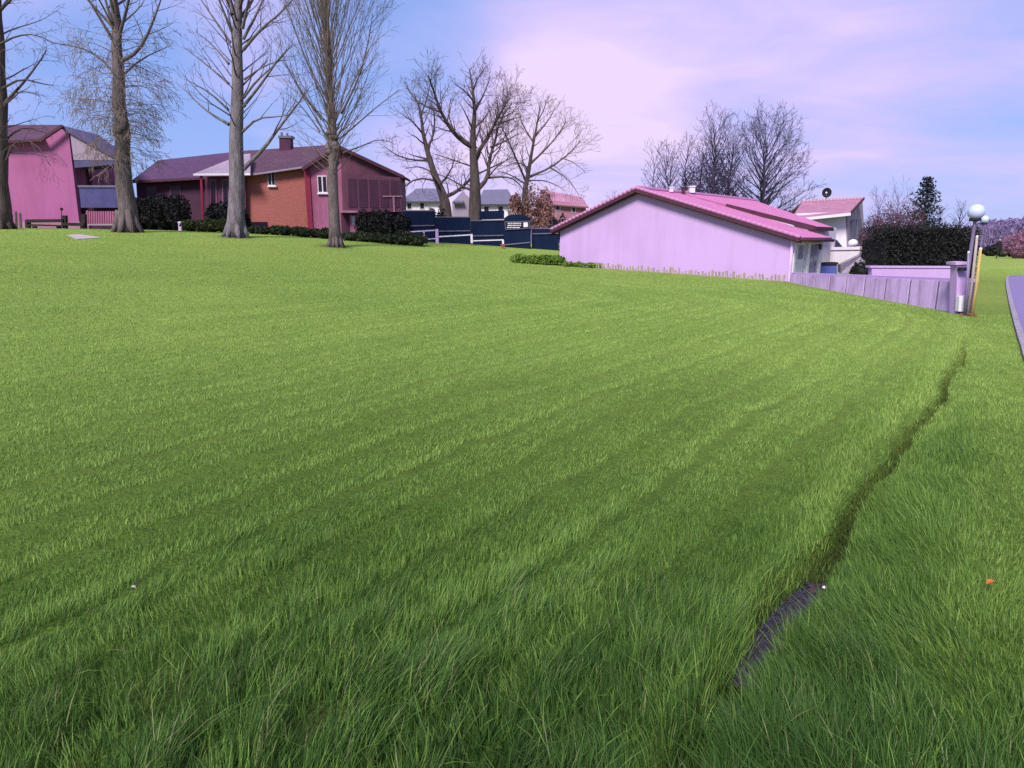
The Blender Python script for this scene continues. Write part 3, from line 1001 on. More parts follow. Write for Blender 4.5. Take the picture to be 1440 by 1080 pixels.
def pix_limbs(tm, bm, lst, Y, cfg, rg, dens=None):
    for pts, r0, r1 in lst:
        yo = rg.uniform(-1.6, 1.6)
        m_ = len(pts) - 1
        limb(tm, bm, [P(x, y, Y + .15 + yo * (i / max(m_, 1)) ** 1.2) for i, (x, y) in enumerate(pts)], r0, r1, cfg, rg, 1, .25, dens, 6)


def spec1(tm, bm, at, rg, base):      # the cut-off tree at the left edge: long drooping boughs
    c = Cfg(up=(0, .0, -.35, -.4, -.4), dens=(1, 2.1, 3.2, 4, 0), angle=(60, 45, 42, 40, 36), ratio=(.5, .45, .45, .45, .4), minr=.006, maxl=4)
    pix_limbs(tm, bm, [([(2, 150), (30, 120), (52, 92), (66, 70)], .09, .02), ([(2, 125), (30, 110), (60, 118), (75, 120)], .07, .015),
                       ([(4, 205), (14, 190), (35, 178), (62, 186)], .07, .015), ([(0, 62), (24, 50), (50, 48), (78, 62)], .06, .012),
                       ([(5, 235), (20, 196), (50, 200), (70, 232)], .06, .012), ([(0, 100), (-30, 60), (-50, 10)], .1, .03), ([(0, 15), (25, -10), (40, -50)], .08, .02)], 36, c, rg)
    ring_branches(bm, at, rg, 4, 15, 26, 75, 40, 3.0, 2.6, .045, c)
    ring_branches(bm, at, rg, 10, 19.5, 24, 40, 20, 3.6, 2, .05, Cfg())


def spec2(tm, bm, at, rg, base):      # weeping clumps of epicormic twigs on the middle of the trunk
    up = Cfg(up=(0, .5, .3, .2, .1), angle=(40, 34, 34, 30, 30), dens=(1, 1.7, 2.6, 3, 0), ratio=(.5, .45, .45, .45, .4), minr=.006, maxl=4)
    dr = Cfg(up=(0, -.75, -.9, -.5), dens=(1, 4.2, 4.6, 0, 0), angle=(60, 45, 42, 40), ratio=(.5, .5, .5, .4), minr=.008, seg=.35, wig=(.05, .12, .16, .2))
    pix_limbs(tm, bm, [([(162, 105), (140, 80), (112, 66), (72, 60)], .08, .015), ([(168, 88), (195, 72), (212, 40), (228, -6)], .12, .03), ([(168, 50), (176, 20), (186, -20)], .10, .04),
                       ([(158, 55), (140, 25), (118, -12)], .1, .03), ([(170, 108), (200, 82), (235, 66)], .07, .012), ([(160, 40), (135, 12), (105, -20)], .09, .03), ([(165, 20), (160, -10), (150, -60)], .12, .05),
                       ([(158, 32), (148, 0), (138, -40)], .09, .03)], 36, up, rg)
    ring_branches(bm, at, rg, 3.7, 6.6, 74, 85, 66, 1.3, 2.2, .022, dr)
    ring_branches(bm, at, rg, 6.2, 9.8, 48, 75, 60, 2.1, 2.2, .024, dr)
    ring_branches(bm, at, rg, 9.5, 19.5, 34, 50, 22, 3.4, 1.6, .055, up)


def spec3(tm, bm, at, rg, base):      # tall clean trunk, candelabra boughs
    c = Cfg(up=(0, .45, .3, .2, .1), angle=(45, 36, 36, 32, 30), dens=(1, 1.6, 2.6, 3.2, 0), ratio=(.5, .42, .44, .45, .4), minr=.006, maxl=4)
    pix_limbs(tm, bm, [([(342, 238), (372, 208), (392, 180), (416, 150), (436, 122)], .13, .02), ([(322, 175), (296, 160), (275, 142), (258, 124)], .10, .015),
                       ([(340, 186), (362, 166), (392, 164), (412, 160)], .08, .012), ([(322, 155), (295, 130), (262, 112)], .08, .012), ([(342, 150), (372, 112), (392, 82), (412, 62)], .09, .015),
                       ([(342, 138), (362, 112), (388, 90), (408, 66)], .08, .015), ([(322, 118), (292, 92), (258, 66)], .08, .012), ([(322, 90), (298, 62), (275, 44)], .07, .012),
                       ([(343, 112), (372, 92), (400, 84)], .06, .012), ([(342, 70), (368, 40), (395, 18), (418, -8)], .09, .02), ([(324, 60), (300, 25), (275, -12)], .09, .02),
                       ([(342, 55), (362, 18), (378, -20)], .09, .03), ([(326, 45), (312, 10), (296, -30)], .09, .03), ([(341, 40), (350, 0), (358, -40)], .1, .03), ([(327, 20), (320, -10), (312, -40)], .09, .03)], 36, c, rg)
    ring_branches(bm, at, rg, 5.5, 11, 22, 62, 45, 2.4, 3.2, .04, c)
    ring_branches(bm, at, rg, 10.5, 19.5, 46, 40, 16, 4.2, 1.8, .065, c)


def spec4(tm, bm, at, rg, base):      # broom of steep, nearly upright rods
    c = Cfg(up=(0, .55, .35, .2), angle=(30, 24, 26, 26), dens=(1, 1.3, 2.2, 0, 0), ratio=(.5, .45, .45, .4), minr=.006, seg=.8, wig=(.02, .045, .08, .12))
    tw = Cfg(up=(0, .35, .2, .1), angle=(50, 40, 38, 30), dens=(1, 2.4, 2.6, 0), ratio=(.5, .42, .42, .4), minr=.006)
    ring_branches(bm, at, rg, 3.6, 7.0, 40, 66, 42, 2.0, 3.2, .03, tw)
    ring_branches(bm, at, rg, 5.0, 9.5, 62, 38, 20, 4.8, 6.4, .031, c)
    ring_branches(bm, at, rg, 9, 17.5, 60, 20, 9, 5.6, 3.2, .034, c)
    pix_limbs(tm, bm, [([(478, 195), (505, 172), (530, 150), (562, 126)], .05, .01), ([(450, 185), (425, 150), (402, 130)], .05, .01), ([(452, 168), (420, 125), (408, 90)], .05, .01),
                       ([(482, 215), (510, 205), (530, 196), (552, 200)], .05, .01), ([(480, 160), (505, 110), (518, 60), (524, 20)], .07, .015)], 35, tw, rg)


poplar(2, 36, -14, .42, .28, 'bare tree cut by the left edge of the photo, drooping boughs', M['barkd'], M['twigp'], spec1, 101)
poplar(180, 36, 155, .47, .19, 'bare tree with hanging tan twig clumps beside the pink house', M['barkm'], M['twigt'], spec2, 102, burr=[(5.2, .22), (4.0, .15)])
poplar(333, 36, 330, .44, .20, 'thick pale-barked bare tree in front of the orange brick wall', M['barkl'], M['twigp'], spec3, 103, burr=[(5.5, .10), (2.5, .06)])
poplar(472, 35, 456, .29, .13, 'bare broom-shaped tree of upright rods with ribbed root foot', M['barkm'], M['twigt'], spec4, 104, burr=[(5.0, .26), (4.6, .24), (5.5, .22)], roots_n=11)


def old_tree(px0, Y, label, trunk, limbs, r0, barkm, twigm, seed, dens=1.0, cfg=None, name='bare_tree', group=None):
    rg = random.Random(seed)
    base = on_ground(px0, Y)
    root = thing(name, label, 'tree', base, group)
    tm, bm = MB(), MB()
    c = cfg or Cfg(up=(0, .3, .3, .25, .2), angle=(50, 44, 42, 40, 36), dens=(1.2, 1.7, 2.6, 3.2, 0), ratio=(.5, .46, .5, .5, .45), minr=.008, seg=.45, wig=(.06, .12, .14, .16, .2), start=.2, maxl=4, rk=.42)
    sq = lambda y: 300 + (y - 300) * .925
    tp = [base - V((0, 0, .2))] + [P(x, sq(y), Y) for x, y in trunk]
    tp2 = chaikin(tp, 2)
    n = len(tp2)
    rads = [r0 * ((1 - i / (n - 1)) ** 1.25 * .94 + .06) * (1 + .25 * math.exp(-i / 1.5)) for i in range(n)]
    tm.tube(tp2, rads, 10)
    Ln = sum((b - a).length for a, b in zip(tp2[:-1], tp2[1:]))
    kids(bm, tp2, rads, Ln * .42, 0, c, rg, .35, 4.4)
    for i, (pts, a, b) in enumerate(limbs):
        yo = rg.uniform(-3, 3); m_ = len(pts) - 1
        limb(tm, bm, [P(x, sq(y), Y + yo * (j / m_) ** 1.1) for j, (x, y) in enumerate(pts)], a * .8, b, c, rg, 1, .12, 4.3 * dens, 7)
    tm.build('trunk', barkm, root, True); bm.build('branches', twigm, root)
    return root


old_tree(630, 52, 'low forked bare tree behind the navy fence, nearest the brick house',
         [(627, 290), (624, 276), (618, 260), (608, 232), (600, 202), (594, 174), (592, 146), (582, 118)],
         [([(600, 202), (609, 184), (612, 156), (606, 130)], .16, .03), ([(606, 220), (579, 219), (558, 212), (540, 198)], .13, .02), ([(614, 250), (586, 246), (566, 262), (548, 280)], .12, .02),
          ([(624, 276), (641, 268), (656, 254), (668, 240)], .22, .08), ([(612, 240), (590, 228), (570, 232)], .09, .02), ([(594, 178), (580, 160), (566, 150)], .1, .02), ([(592, 150), (600, 128), (606, 96)], .09, .02),
          ([(618, 258), (634, 236), (640, 214)], .12, .02), ([(586, 130), (574, 112), (570, 100)], .07, .02)],
         .50, M['barkd'], M['twigp'], 201, group='old bare trees behind the navy fence')
old_tree(668, 52, 'tallest spreading bare tree behind the navy fence',
         [(668, 290), (668, 262), (667, 232), (665, 202), (665, 176), (668, 146), (665, 112), (660, 80)],
         [([(666, 200), (648, 188), (632, 170), (618, 141), (609, 111), (602, 90)], .30, .03), ([(668, 215), (688, 180), (701, 152), (716, 126)], .24, .03), ([(670, 266), (686, 247), (688, 218), (696, 192), (702, 160), (720, 132)], .26, .03),
          ([(686, 246), (710, 244), (727, 250), (742, 275)], .13, .02), ([(667, 268), (646, 256), (630, 246), (604, 236)], .13, .02), ([(667, 230), (640, 220), (612, 210)], .10, .02),
          ([(690, 200), (712, 190), (730, 178)], .11, .02), ([(697, 166), (716, 158), (736, 152)], .1, .02), ([(666, 150), (680, 120), (690, 92)], .12, .02), ([(668, 132), (652, 112), (640, 104)], .1, .02),
          ([(620, 146), (602, 140), (584, 126)], .1, .02), ([(640, 180), (630, 150), (634, 126)], .09, .02), ([(665, 112), (674, 90), (684, 76)], .08, .02), ([(672, 240), (700, 226), (722, 214)], .1, .02),
          ([(701, 156), (712, 128), (714, 108)], .09, .02)],
         .58, M['barkd'], M['twigp'], 202, group='old bare trees behind the navy fence')
old_tree(740, 55, 'wide arching bare tree behind the lettered navy board',
         [(738, 285), (738, 265), (742, 245), (746, 218), (751, 188), (757, 153), (760, 130)],
         [([(739, 250), (722, 208), (712, 182), (700, 160)], .13, .02), ([(744, 245), (774, 231), (802, 208), (816, 190)], .15, .02), ([(774, 231), (798, 246), (814, 272)], .08, .015), ([(746, 225), (770, 200), (788, 176), (796, 160)], .12, .02),
          ([(740, 256), (716, 240), (700, 236)], .1, .02), ([(750, 192), (736, 168), (730, 148)], .1, .02), ([(752, 184), (772, 158), (780, 140)], .1, .02), ([(742, 250), (768, 250), (790, 262)], .08, .02),
          ([(746, 232), (728, 222), (712, 228)], .08, .02), ([(790, 216), (806, 222), (822, 236)], .06, .015), ([(756, 160), (766, 140), (768, 128)], .07, .02)],
         .34, M['barkm'], M['twigt'], 203, group='old bare trees behind the navy fence')


def far_tree(px, Y, py_top, wpx, label, seed, stems=1, r0=.3, barkm=None, twigm=None, py0=268, group=None, dens=1.0, name='bare_tree'):
    rg = random.Random(seed)
    base = on_ground(px, Y)
    root = thing(name, label, 'tree', base, group)
    tm, bm = MB(), MB()
    H = P(px, py_top, Y).z - base.z
    Wd = wpx * Y / F_PX
    c = Cfg(up=(0, .45, .3, .2, .1), angle=(42, 38, 38, 36, 30), dens=(1, 2.0, 3.0, 3.2, 0), ratio=(.5, .46, .48, .45, .4), minr=.010, seg=.6, wig=(.04, .08, .12, .15, .2), maxl=4, rk=.42)
    for s_ in range(stems):
        off = V(((s_ - (stems - 1) / 2) * .8, rg.uniform(-.6, .6), 0))
        hh = H * (.84 if stems == 1 else rg.uniform(.7, .86))
        n = 10
        pts = [base + off - V((0, 0, .2)) + V((rg.gauss(0, .07) + off.x * .13 * i, rg.gauss(0, .07), hh * i / n)) for i in range(n + 1)]
        rads = [r0 / (1 + .25 * (stems - 1)) * (1 - .92 * i / n) for i in range(n + 1)]
        tm.tube(pts, rads, 8)
        cnt = int(46 * dens)
        for i in range(cnt):
            t = .22 + .74 * (i + rg.random()) / cnt
            k = int(t * n); p = pts[k].lerp(pts[min(k + 1, n)], t * n - k)
            a = R(82 - 52 * t + rg.uniform(-8, 8)); ga = i * 2.4 + rg.uniform(-.4, .4)
            d = V((math.cos(ga) * math.sin(a), math.sin(ga) * math.sin(a), math.cos(a)))
            ln = Wd * .62 / math.sin(a + .35) * (1.0 - .55 * abs(t - .35)) * rg.uniform(.75, 1.15) / (1 + .3 * (stems - 1))
            ln = min(ln, (H - hh * t) * 1.1 + 1.2)
            grow(bm, p, d, ln, rads[k] * .34 + .012, 1, c, rg)
    tm.build('trunk', barkm or M['twigb'], root, True); bm.build('branches', twigm or M['twigb'], root)
    return root


GT = 'bare trees rising behind the pink roof'
far_tree(926, 64, 186, 62, 'thin bare tree leftmost behind the pink roof', 301, 2, .16, group=GT, dens=.9)
far_tree(958, 66, 172, 76, 'slim bare tree second from left behind the pink roof', 302, 3, .24, group=GT, dens=1.4)
far_tree(1006, 64, 148, 92, 'tall twin-stemmed bare tree in the middle behind the pink roof', 303, 2, .34, group=GT, dens=1.5)
far_tree(1064, 62, 166, 108, 'broad round-crowned bare tree rightmost behind the pink roof', 304, 1, .34, group=GT, dens=1.6)
FT = 'faint bare trees far behind the hedge'
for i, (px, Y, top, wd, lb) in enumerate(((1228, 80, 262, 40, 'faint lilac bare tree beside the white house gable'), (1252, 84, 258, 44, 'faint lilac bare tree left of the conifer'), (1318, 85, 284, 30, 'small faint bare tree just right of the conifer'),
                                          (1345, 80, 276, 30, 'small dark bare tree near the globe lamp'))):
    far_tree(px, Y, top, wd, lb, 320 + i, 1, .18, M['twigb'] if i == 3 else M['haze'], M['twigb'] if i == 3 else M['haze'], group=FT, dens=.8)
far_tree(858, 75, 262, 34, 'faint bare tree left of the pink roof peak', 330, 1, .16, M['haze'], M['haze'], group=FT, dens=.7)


# ------------------------------------------------------------------ bushes and hedges
def blob_pts(c, s, n, rg, shell=.55, flat=False):
    out = []
    lob = [(V((rg.gauss(0, 1), rg.gauss(0, 1), rg.gauss(0, .7))).normalized(), rg.uniform(-.22, .25)) for _ in range(14)]
    while len(out) < n:
        d = V((rg.gauss(0, 1), rg.gauss(0, 1), rg.gauss(0, 1))).normalized()
        if d.z < -.35: continue
        k = 1.0
        for q, a in lob:
            t = d.dot(q)
            if t > .6: k += a * (t - .6) / .4
        rr = k * (shell + (1 - shell) * rg.random() ** .6)
        out.append(V((c[0] + d.x * s[0] * rr, c[1] + d.y * s[1] * rr, c[2] + d.z * s[2] * rr)))
    return out


def core(mb, c, s, rg):
    mb_c = V(c)
    sides, rings = 12, 7
    b0 = len(mb.v)
    for i in range(rings + 1):
        for j in range(sides):
            a, ph = 6.283 * j / sides, math.pi * i / rings
            k = .78 * rg.uniform(.8, 1.1)
            mb.v.append(mb_c + V((math.cos(a) * math.sin(ph) * s[0] * k, math.sin(a) * math.sin(ph) * s[1] * k, -math.cos(ph) * s[2] * k)))
    for i in range(rings):
        for j in range(sides):
            jj = (j + 1) % sides
            mb.face((b0 + i * sides + j, b0 + i * sides + jj, b0 + (i + 1) * sides + jj, b0 + (i + 1) * sides + j))


def bush(name, label, cat, px0, px1, py_top, Y, m, n, leaf, depth=1.2, group=None, seed=1, lobes=4, up=.3, stems=False, corem=None, thin=False):
    """a row of leafy lumps between two photo columns, rooted on the ground"""
    rg = random.Random(seed)
    base = on_ground((px0 + px1) / 2, Y)
    root = thing(name, label, cat, base, group)
    fo = MB(); stems_ = []
    for i in range(lobes):
        f = (i + .5) / lobes
        px = px0 + (px1 - px0) * f
        g = on_ground(px, Y)
        top = P(px, py_top, Y).z * 1.0 - (rg.uniform(0, .12) * (P(px, py_top, Y).z - g.z))
        h = max(top - g.z, .25)
        rx = (px1 - px0) * Y / F_PX / lobes * .5 * 1.35
        c = (g.x, g.y + rg.uniform(-.2, .2), g.z + h * .42)
        s_ = (rx, depth / 2, h * .62)
        if not thin: core(fo, c, s_, rg)
        fo.leaves(blob_pts(c, s_, n // lobes, rg, .3 if thin else .62), leaf, up=up)
        for _ in range(3 if stems else 1):
            wd = MB(); stems_.append(wd)
            wd.tube([V((g.x + rg.uniform(-.3, .3) * rx, g.y + rg.uniform(-.2, .2), g.z - .05)), V((g.x + rg.uniform(-.6, .6) * rx, g.y + rg.uniform(-.3, .3), g.z + h * .8))], [.03, .012], 5)
    fo.build('foliage', m, root)
    for wd in stems_: wd.build('stem', M['barkd'], root)
    return root


HG = 'low clipped shrubs at the foot of the houses'
bush('low_hedge', 'pale-topped clipped hedge left of the thick pale tree', 'hedge', 260, 322, 308, 40.5, M['shrub'], 2600, .085, 1.6, HG, 11, 4)
bush('low_hedge', 'dark low hedge under the orange brick wall', 'hedge', 350, 425, 318, 41, M['shrubd'], 2400, .085, 1.5, HG, 12, 5)
bush('low_hedge', 'rounded dark hedge under the rose corner wall', 'hedge', 420, 468, 320, 40.2, M['shrubd'], 1800, .085, 1.4, HG, 13, 3)
bush('low_hedge', 'long dark hedge right of the broom-shaped tree', 'hedge', 482, 598, 327, 40, M['shrubd'], 3200, .085, 1.4, HG, 14, 6)
bush('dark_shrub', 'black-green overgrown shrub before the dark maroon house', 'shrub', 192, 262, 274, 43.5, M['hedge'], 5000, .10, 2.2, None, 15, 4)
bush('dark_shrub', 'dark shrub between clipped hedge and maroon house wall', 'shrub', 296, 346, 286, 44.5, M['hedge'], 2000, .12, 2.0, None, 16, 3)
bush('dark_shrub', 'dark overgrown shrub under the plum veranda', 'shrub', 505, 572, 296, 43.5, M['hedge'], 2600, .11, 1.8, None, 17, 4)
bush('weed_clump', 'bright green weeds at the left corner of the lavender gable', 'plant', 722, 792, 358, 35.0, M['weed'], 1500, .10, 1.3, None, 18, 4, 1.0, True, thin=True)
bush('weed_clump', 'thin green weed strip along the lavender gable foot', 'plant', 792, 852, 373, 34.2, M['weed'], 900, .075, .7, None, 19, 4, 1.0, True, thin=True)
bush('russet_shrub', 'red-brown twiggy shrub behind the dark hedge', 'shrub', 1214, 1276, 293, 33.5, M['russet'], 17000, .042, 2.4, None, 20, 4, thin=True, stems=True)
bush('tan_shrub', 'tan leafed shrub under the arching bare tree', 'shrub', 716, 776, 256, 53, M['tan'], 2600, .13, 2.6, None, 21, 3, thin=True, stems=True)
bush('far_shrub', 'blue-violet bushy thicket between trees behind the pink roof', 'shrub', 955, 1014, 212, 66, M['twigb'], 9000, .075, 3.0, None, 22, 3, thin=True, stems=True)
bush('pink_shrub', 'pink flowering shrub at the right edge beyond the meadow', 'shrub', 1424, 1475, 322, 62, M['pinkleaf'], 2200, .14, 3.0, None, 23, 3)
bush('far_shrub', 'small black bush on the far meadow edge', 'shrub', 1386, 1402, 343, 74, M['hedge'], 500, .14, 1.6, None, 24, 1)
bush('far_shrub', 'low dark green bush beneath the pink shrub', 'shrub', 1404, 1432, 347, 70, M['shrubd'], 700, .14, 1.6, None, 25, 2)


# tall dark garden hedge: clipped box of leaves over a solid lumpy core
def tall_hedge():
    rg = random.Random(31)
    Y = 30.0
    a, b = on_ground(1240, Y), on_ground(1367, Y)
    zt = P(1290, 320, Y).z
    root = thing('garden_hedge', 'tall near-black clipped hedge behind the low lilac wall', 'hedge', (a + b) / 2)
    mb = MB()
    n = 30
    W_ = b.x - a.x; D = 2.0
    for i in range(n):
        for k in range(3):
            x = a.x + W_ * (i + .5) / n; y = Y + D * (k + .5) / 3
            h = zt - .0 - a.z + rg.uniform(-.16, .06) - .16 * math.sin(i * .55) ** 2 - .35 * max(0, abs(i - 14.5) / 14.5 - .8) / .2
            mb.box((x, y, a.z + h / 2 - .1), (W_ / n * 1.02, D / 3 * 1.02, h), 0, 0, .02)
    pts = []
    for _ in range(15000):
        f = rg.random()
        if f < .62:
            pts.append(V((a.x + W_ * rg.random(), Y - .02 - abs(rg.gauss(0, .09)), a.z + (zt - a.z) * rg.random())))
        elif f < .85:
            pts.append(V((a.x + W_ * rg.random(), Y + D * rg.random(), zt - .1 + rg.gauss(0, .13))))
        else:
            pts.append(V(((a.x, b.x)[rg.random() < .5] + rg.gauss(0, .08), Y + D * rg.random(), a.z + (zt - a.z) * rg.random())))
    mb.leaves(pts, .05)
    mb.build('foliage', M['hedge'], root)
    for i in range(5):
        x = a.x + W_ * (i + .5) / 5
        mb = MB()
        mb.tube([V((x, Y + 1, a.z - .1)), V((x + .1, Y + 1, zt - .3))], [.06, .03], 6)
        mb.build('stem', M['barkd'], root)


tall_hedge()


def conifer():
    rg = random.Random(41)
    Y = 45.0
    base = on_ground(1290, Y)
    H = P(1294, 250, Y).z - base.z
    root = thing('conifer_tree', 'dark spiky conifer above the hedge', 'tree', base)
    tm, fm = MB(), MB()
    lean = .3
    tm.tube([base - V((0, 0, .2)), base + V((.05, 0, H * .5)), base + V((0.0, 0, H * .98))], [.16, .09, .015], 8)
    for i in range(95):
        t = .30 + .69 * (i + rg.random()) / 95
        p = base + V((0, 0, H * t))
        ga = i * 2.4
        ln = (1.0 - t) ** .7 * 1.75 * rg.uniform(.55, 1.1) + .12
        d = V((math.cos(ga), math.sin(ga), rg.uniform(.15, .5)))
        e = p + d * ln
        tm.tube([p, p + d * ln * .6 - V((0, 0, .05)), e], [.03, .02, .008], 4, cap=False)
        for j in range(int(8 + ln * 15)):
            f = rg.uniform(.25, 1.05)
            fm.leaves([p + d * ln * f + V((rg.gauss(0, .08), rg.gauss(0, .08), rg.gauss(0, .07) + .05))], .10, up=.8)
    tm.build('trunk', M['barkd'], root, True); fm.build('crown', M['needle'], root)


conifer()

# ------------------------------------------------------------------ lavender gable house
A = P(787, 372, 35.8); B = P(1108, 396, 27.9)
ab = V((B.x - A.x, B.y - A.y, 0)); WL = ab.length; ab.normalize()
bk = V((-ab.y, ab.x, 0))                       # away from the viewer
apx_t = .392                                   # ridge position from A
zA = P(787, 322, 35.8).z; zB = P(1108, 333, 27.9).z
AP = A + ab * (WL * apx_t); zR = P(893, 268, AP.y).z
gz = min(A.z, B.z) - .3


def gp(s_, l_, z): q_ = A + ab * s_ + bk * l_; return V((q_.x, q_.y, z))


house = thing('gable_house', 'long low lavender house with a broad blank gable and pink tiled roof', 'house', gp(WL * .5, 0, min(A.z, B.z)))
L1, L2 = 3.9, 14.0
SR = WL * apx_t
part('wall', M['gable'], house, lambda mb: mb.prism([gp(0, 0, gz), gp(WL, 0, gz), gp(WL, 0, zB), gp(SR, 0, zR), gp(0, 0, zA)], bk * .35))


def walls2(mb):
    mb.prism([gp(0, .36, gz), gp(.3, .36, gz), gp(.3, .36, zA - .02), gp(0, .36, zA - .12)], bk * (L2 - .4))
    mb.prism([gp(WL - 1.2, L1, gz), gp(SR + 6.6, L1, gz), gp(SR + 6.6, L1, 2.2), gp(WL - 1.2, L1, 2.25)], bk * .25)
    mb.prism([gp(SR + 6.35, L1 + .26, gz), gp(SR + 6.6, L1 + .26, gz), gp(SR + 6.6, L1 + .26, 2.3), gp(SR + 6.35, L1 + .26, 2.35)], bk * 4)
    mb.prism([gp(0, L2, gz), gp(WL - 3, L2, gz), gp(WL - 3, L2, zB), gp(SR, L2, zR - .1), gp(0, L2, zA - .1)], bk * .3)


part('side_wall', M['white'], house, walls2)
OH = .32                                       # verge overhang in front of the gable
slR = (zR - zB) / (WL - SR); slL = (zR - zA) / SR
roofz = lambda s_: zR + .10 - (slR * (s_ - SR) if s_ > SR else slL * (SR - s_))


def main_roof(mb):
    e = WL + .42
    mb.slab([gp(e, -OH, roofz(e)), gp(e, L1, roofz(e)), gp(SR, L1, roofz(SR)), gp(SR, -OH, roofz(SR))], .09)
    mb.slab([gp(-.35, L1, roofz(-.35)), gp(-.35, -OH, roofz(-.35)), gp(SR, -OH, roofz(SR)), gp(SR, L1, roofz(SR))], .09)


roof1 = part('roof', M['tile'], house, main_roof)


def z2(s_): return zR + .125 - .262 * (s_ - SR)


S1 = SR + 6.9


def second_roof(mb):
    mb.slab([gp(S1, L1 + .02, z2(S1)), gp(S1, 6.5, z2(S1)), gp(SR - .02, L2, z2(SR)), gp(SR - .02, L1 + .02, z2(SR))], .14)
    mb.slab([gp(-.35, L2, roofz(-.35) + .02), gp(-.35, L1, roofz(-.35) + .02), gp(SR - .03, L1 + .02, z2(SR) - .01), gp(SR - .03, L2, z2(SR) - .01)], .1)


part('upper_roof', M['tile'], house, second_roof)


def fascia(mb):
    for s0, s1 in ((SR, WL + .42), (SR, -.35)):
        mb.bar(gp(s0, -OH - .03, roofz(s0) - .10), gp(s1, -OH - .03, roofz(s1) - .10), .05, .17)
        mb.bar(gp(s0, -OH + .16, roofz(s0) - .20), gp(s1, -OH + .16, roofz(s1) - .20), .26, .05)
    e = WL + .42
    mb.bar(gp(SR + 2.6, L1 - .03, z2(SR + 2.6) - .08), gp(S1, L1 - .03, z2(S1) - .08), .06, .2)
    mb.bar(gp(S1 + .03, L1, z2(S1) - .1), gp(S1 + .03, 6.5, z2(S1) - .1), .05, .16)


part('fascia', M['fascia'], house, fascia)


def ridge(mb):
    n = 38
    for i in range(n):
        l0 = -OH + (L1 + OH) * i / n * 1.0; l1 = -OH + (L1 + OH) * (i + 1.12) / n
        mb.tube([gp(SR, l0, zR + .09), gp(SR, l1, zR + .115)], [.10, .115], 8)
    for i in range(60):
        l0 = L1 + (L2 - L1) * i / 60; l1 = L1 + (L2 - L1) * (i + 1.1) / 60
        mb.tube([gp(SR, l0, zR + .11), gp(SR, l1, zR + .13)], [.10, .115], 8)
    for i in range(34):
        s0 = SR + (WL + .42 - SR) * i / 34; s1_ = SR + (WL + .42 - SR) * (i + 1.1) / 34
        mb.tube([gp(s0, -OH, roofz(s0) + .01), gp(s1_, -OH, roofz(s1_) + .025)], [.075, .085], 8)
    for i in range(22):
        s0 = SR + (-.35 - SR) * i / 22; s1_ = SR + (-.35 - SR) * (i + 1.1) / 22
        mb.tube([gp(s0, -OH, roofz(s0) + .01), gp(s1_, -OH, roofz(s1_) + .025)], [.075, .085], 8)


part('ridge_tiles', M['tile'], house, ridge, True)
part('roof_vent', M['white'], house, lambda mb: (mb.box(gp(SR + .25, 2.6, zR + .16), (.18, .18, .2), 0), mb.box(gp(SR + .25, 2.6, zR + .28), (.24, .24, .05), 0)))
part('roof_vent', M['fascia'], house, lambda mb: (mb.box(gp(SR + .3, L1 - .1, zR + .12), (.16, .16, .4), 0), mb.box(gp(SR + .3, L1 - .1, zR + .34), (.22, .22, .05), 0)))
part('chimney', M['whitep'], house, lambda mb: (mb.box(gp(SR + .1, L1 + 1.2, zR + .3), (.28, .28, .3), 0), mb.box(gp(SR + .1, L1 + 1.2, zR + .47), (.36, .36, .05), 0)))


def gutter(mb):
    e = WL + .46
    mb.tube([gp(e + .03, -OH, roofz(e) - .09), gp(e + .03, L1, roofz(e) - .11)], [.065, .065], 8)


part('gutter', M['fascia'], house, gutter, True)
part('downpipe', M['fence'], house, lambda mb: mb.tube([gp(WL + .06, -.06, zB - .15), gp(WL + .06, -.06, gz)], [.06, .06], 8))


# porch front seen obliquely: posts, beam, door leaf and glazed panel
def porch(mb):
    for l_ in (.25, 2.0, 3.6):
        mb.box(gp(WL + .02, l_, (zB + gz) / 2 - .08), (.2, .24, zB - gz - .16), math.atan2(ab.y, ab.x), 0, .02)
    mb.bar(gp(WL + .02, 0.02, zB - .12), gp(WL + .02, 3.85, zB - .12), .18, .22)


part('porch_frame', M['whitep'], house, porch)
part('porch_wall', M['white'], house, lambda mb: mb.prism([gp(WL - .16, .37, gz), gp(WL - .06, .37, gz), gp(WL - .06, .37, zB - .15), gp(WL - .16, .37, zB - .15)], bk * 3.4))
dr = part('door', M['whitep'], house, lambda mb: mb.prism([gp(WL - .04, .75, gz + .3), gp(WL - .04, 1.65, gz + .3), gp(WL - .04, 1.65, zB - .2), gp(WL - .04, .75, zB - .2)], ab * .05))
part('pane', M['glassl'], dr, lambda mb: mb.prism([gp(WL + .02, .9, gz + 1.2), gp(WL + .02, 1.5, gz + 1.2), gp(WL + .02, 1.5, zB - .35), gp(WL + .02, .9, zB - .35)], ab * .012))
wn = part('window', M['whitep'], house, lambda mb: mb.prism([gp(WL - .04, 2.2, gz + .3), gp(WL - .04, 3.45, gz + .3), gp(WL - .04, 3.45, zB - .25), gp(WL - .04, 2.2, zB - .25)], ab * .06))
part('pane', M['glassl'], wn, lambda mb: [mb.prism([gp(WL + .03, l0, gz + .6), gp(WL + .03, l0 + .5, gz + .6), gp(WL + .03, l0 + .5, zB - .35), gp(WL + .03, l0, zB - .3)], ab * .012) for l0 in (2.28, 2.87)])
part('porch_lamp', M['black'], house, lambda mb: (mb.bar(gp(WL + .24, 2.3, zB - .35), gp(WL + .45, 2.3, zB - .3), .03, .03), mb.lathe(gp(WL + .45, 2.3, zB - .5), [(.03, .2), (.09, .16), (.07, 0), (.02, -.04)], 10)))

# ------------------------------------------------------------------ white neighbour house
Y0 = 40.0
wh = thing('white_house', 'white house with a small rose tiled roof behind the pink roof', 'house', on_ground(1170, Y0))


def yl(px, py, Y): return P(px, py, Y)


